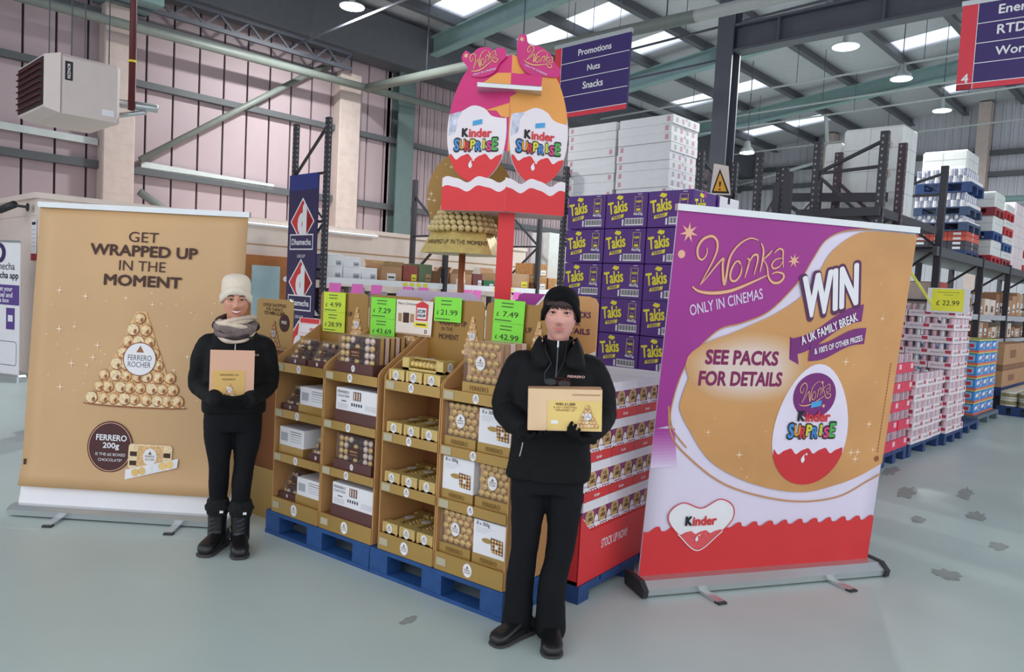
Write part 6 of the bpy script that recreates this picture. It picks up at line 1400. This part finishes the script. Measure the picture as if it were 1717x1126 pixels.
# ---- smiling woman in the cream beanie
RA = math.atan2(3.82, 2.54)
p1_ = thing('person', 'smiling woman in a cream beanie and scarf with black jacket and fur-cuffed boots', 'person', (-3.902, 2.557, 0), RA)
g = MB(); T = headgrid(g, (-.005, -.038, 1.481), m_skinA, .98, 1.0, turn=.05, nod=-.03, jaw=.27)
limb(g, [(-.003, .0, 1.41, .050, .052), (-.002, .01, 1.34, .050, .050), (0, .02, 1.25, .068, .06)], m_skinA)
torso(g, [(.78, 0, .01, .12, .08), (.95, 0, .01, .11, .08), (1.15, 0, .01, .13, .085), (1.26, 0, .015, .125, .06)], m_skinA)
AR = {}
for s in (-1, 1):
    sh = (s*.130, .015, 1.245); el = (s*.178, .01, .985); wr = (s*.075, -.235, .935)
    AR[s] = (sh, el, wr); limb(g, [sh+(.042,), el+(.035,), wr+(.026,)], m_skinA)
    ft = ((-.075, -.0), (.055, -.06))[s > 0]
    limb(g, [(s*.075, .01, .80, .06), (s*.070, -.004, .52, .034), (((-.071, .03), (.057, -.025))[s > 0])+(.38, .03), (((-.072, .04), (.058, -.015))[s > 0])+(.10, .026)], m_skinA)
body1 = fuse('body', g, m_skinA, p1_, .0036, 2, .4)
face(body1, T, m_lipA, 1, m_hair, .028, m_skinA)
g = MB()
torso(g, [(.83, 0, .01, .178, .122), (.87, 0, .01, .182, .125), (1.0, 0, .008, .178, .125), (1.12, 0, .006, .175, .125), (1.20, 0, .01, .168, .115), (1.26, 0, .015, .142, .10), (1.31, 0, .015, .108, .095), (1.335, 0, .02, .09, .085)], m_cloth)
for s in (-1, 1):
    sh, el, wr = AR[s]; e2 = (el[0]+s*.015, el[1]+.015, el[2])
    limb(g, [(sh[0]-s*.03, sh[1], sh[2]-.03, .072), (sh[0]+s*.016, sh[1], sh[2]-.035, .072), ((sh[0]+e2[0])/2+s*.018, sh[1], (sh[2]+e2[2])/2, .066), e2+(.058,), ((e2[0]+wr[0])/2, (e2[1]+wr[1])/2, (e2[2]+wr[2])/2-.005, .054), (wr[0]+s*.01, wr[1], wr[2], .046)], m_cloth)
jk = fuse('jacket', g, m_cloth, p1_, .008, 8, .5, (.022, .11))
g = MB(); g.path([(.0, -.092, 1.285), (.0, -.120, 1.22), (.0, -.128, 1.12)], .003, m_alu); g.obj('zip', jk)
F = Fr((.092, -.128, 1.182), (1, .12, 0), (0, .12, 1)); g = MB(); g.text(F, 'FERRERO', 0, 0, .075, mat('logo_rose', (226, 180, 170), .6, var=0), h=.010, l=4, bold=.02, rot=-.06); g.obj('logo_lettering', jk)
g = MB()
torso(g, [(.72, 0, .01, .145, .10), (.80, 0, .01, .162, .112), (.90, 0, .01, .15, .105)], m_trou)
for s in (-1, 1):
    fx, fy = ((-.072, .02), (.058, -.035))[s > 0]
    limb(g, [(s*.078, .01, .82, .086), (s*.079, .005, .68, .082), (s*.070, -.005, .52, .060), (fx*.98, fy+.01, .38, .057), (fx, fy+.02, .24, .044)], m_trou)
fuse('trousers', g, m_trou, p1_, .007, 6, .5, (.008, .08))
for s in (-1, 1):
    fx, fy, a = ((-.085, -.01, -.5), (.058, -.075, .0))[s > 0]; ax, ay = ((-.072, .04), (.058, -.015))[s > 0]
    g = MB(); shoe(g, fx, fy, a, m_leather, .25, .050, .095, .018); limb(g, [(ax, ay, .07, .056), (ax, ay, .15, .054), (ax, ay, .235, .058)], m_leather); bt = fuse('boot', g, m_leather, p1_, .006, 4)
    g = MB(); shoe(g, fx, fy, a, m_sole, .262, .053, .034); g.obj('sole', bt, smooth=True)
    g = MB(); limb(g, [(ax, ay, .225, .064), (ax, ay, .25, .074), (ax, ay, .275, .066)], m_fur); fc = fuse('fur_cuff', g, m_fur, p1_, .006, 3, .4, (.016, .02))
    g = MB(); dx, dy = math.sin(a), -math.cos(a)
    for q in range(5): z = .105+.026*q; cx_, cy_ = ax+dx*(.062-.003*q), ay+dy*(.064-.003*q); g.path([(cx_-.02, cy_+.004, z), (cx_, cy_-.004, z+.008), (cx_+.02, cy_+.004, z+.016)], .0025, m_steel)
    g.obj('laces', bt)
    g = MB(); g.box(ax+.012, ax+.032, ay-.082, ay-.076, .232, .246, m_white); g.obj('tag', fc)
g = MB(); hc = Vector((-.005, -.028, 1.492)); rings = []
for t, z in ((1.03, -.008), (1.04, .03), (1.05, .065), (1.04, .10), (.95, .125), (.75, .141), (.45, .149), (.2, .152), (.02, .152)):
    r = []
    for k in range(36):
        a = 2*PI*k/36; fr = max(0, -math.sin(a)); zz = z+(.052*fr*fr-.02 if z < .02 else (.02*fr if z < .05 else 0)); r.append((hc.x+.078*t*math.cos(a), hc.y+.004+.096*t*math.sin(a), hc.z+zz))
    rings.append(r)
g.loft(rings, m_cream_knit); hat = g.obj('beanie', p1_, smooth=True); md = hat.modifiers.new('s', 'SUBSURF'); md.levels = 1; md.render_levels = 1
g = MB(); rb = []
for dz in (0, .05): rb.append([(hc.x+.078*1.085*math.cos(2*PI*k/36), hc.y+.004+.096*1.085*math.sin(2*PI*k/36), hc.z-.024+dz+.055*max(0, -math.sin(2*PI*k/36))**2) for k in range(36)])
g.add(rb[0]+rb[1], [(k, (k+1) % 36, 36+(k+1) % 36, 36+k) for k in range(36)], m_cream_knit); o = g.obj('turned_brim', hat, smooth=True); md = o.modifiers.new('t', 'SOLIDIFY'); md.thickness = .012; md.offset = 0
g = MB(); cr = [(.112*math.cos(a_), .012+.108*math.sin(a_), 1.335+.02*math.sin(a_)) for a_ in [rad(-62+304*k/20) for k in range(21)]]
g.path(cr, [.012+.018*math.sin(PI*k/20) for k in range(21)], m_cloth, 10); g.obj('hood_collar', jk, smooth=True)
sc = link('scarf', None, p1_); m_scarf3 = mat('scarf_dark', (58, 48, 50), .85, var=.3, scale=20)
for q, (z, rx, ry, r, tl, m) in enumerate(((1.335, .088, .088, .036, 0, m_scarf1), (1.372, .088, .090, .020, .16, m_scarf2), (1.350, .102, .104, .016, -.30, m_scarf3), (1.338, .106, .110, .013, .22, m_scarf2), (1.322, .106, .108, .017, -.15, m_scarf1), (1.300, .100, .104, .016, .10, m_scarf3), (1.352, .1035, .1065, .012, -.42, m_scarf2), (1.318, .104, .107, .012, .34, m_scarf2))):
    g = MB(); pts = smoothpts([(rx*math.cos(2*PI*k/16), -.002+ry*math.sin(2*PI*k/16), z+tl*.14*math.cos(2*PI*k/16+q*.7)-.020*max(0, -math.sin(2*PI*k/16))) for k in range(17)], 3)
    g.path(pts, [r*(1+.12*math.sin(k*.8+q)) for k in range(len(pts))], m, 12); g.obj('scarf_fold', sc, smooth=True)
for s in (-1, 1):
    g = MB(); sh, el, wr = AR[s]
    hand(g, (wr[0], wr[1]-.005, wr[2]), (-s*.9, -.12, -.10), (0, .9, .45), m_glove, .25, s, .95)
    limb(g, [(wr[0]+s*.02, wr[1]+.01, wr[2]+.0, .036), (wr[0]-s*.01, wr[1]-.005, wr[2], .034)], m_glove, 12); fuse('glove', g, m_glove, p1_, .004, 3, .4)
bx = thing('held_folder', 'tall pinkish cardboard box with a gold card, clasped in folded arms', 'box', p1_.location, RA)
def HA(p): v = Matrix.Rotation(.0, 3, 'Z') @ Matrix.Rotation(-.08, 3, 'X') @ Vector(p); return (v.x-.012, v.y-.185, v.z+.945)
g = MB(); g.box(-.118, .118, -.02, .02, 0, .265, mat('board_pinkish', (226, 178, 152), .7, var=.03)); g.v = [HA(p) for p in g.v]; g.obj('body', bx)
Fh = Fr((0, -.021, 0), (1, 0, 0), (0, 0, 1)); pk = MB(); pk.rect(Fh, -.10, .07, .0, .150, mat('label_gold2', (222, 180, 104), .55, var=.06), 1); pk.text(Fh, 'WRAPPED UP', -.015, .125, .1, m_brown, l=2); pk.text(Fh, 'MOMENT', -.015, .10, .07, m_brown, l=2); tower(pk, Fh, -.012, .005, .085, .08, 2, (1, 2, 3, 4, 5)); pk.v = [HA(p) for p in pk.v]; pk.obj('gold_card', bx)
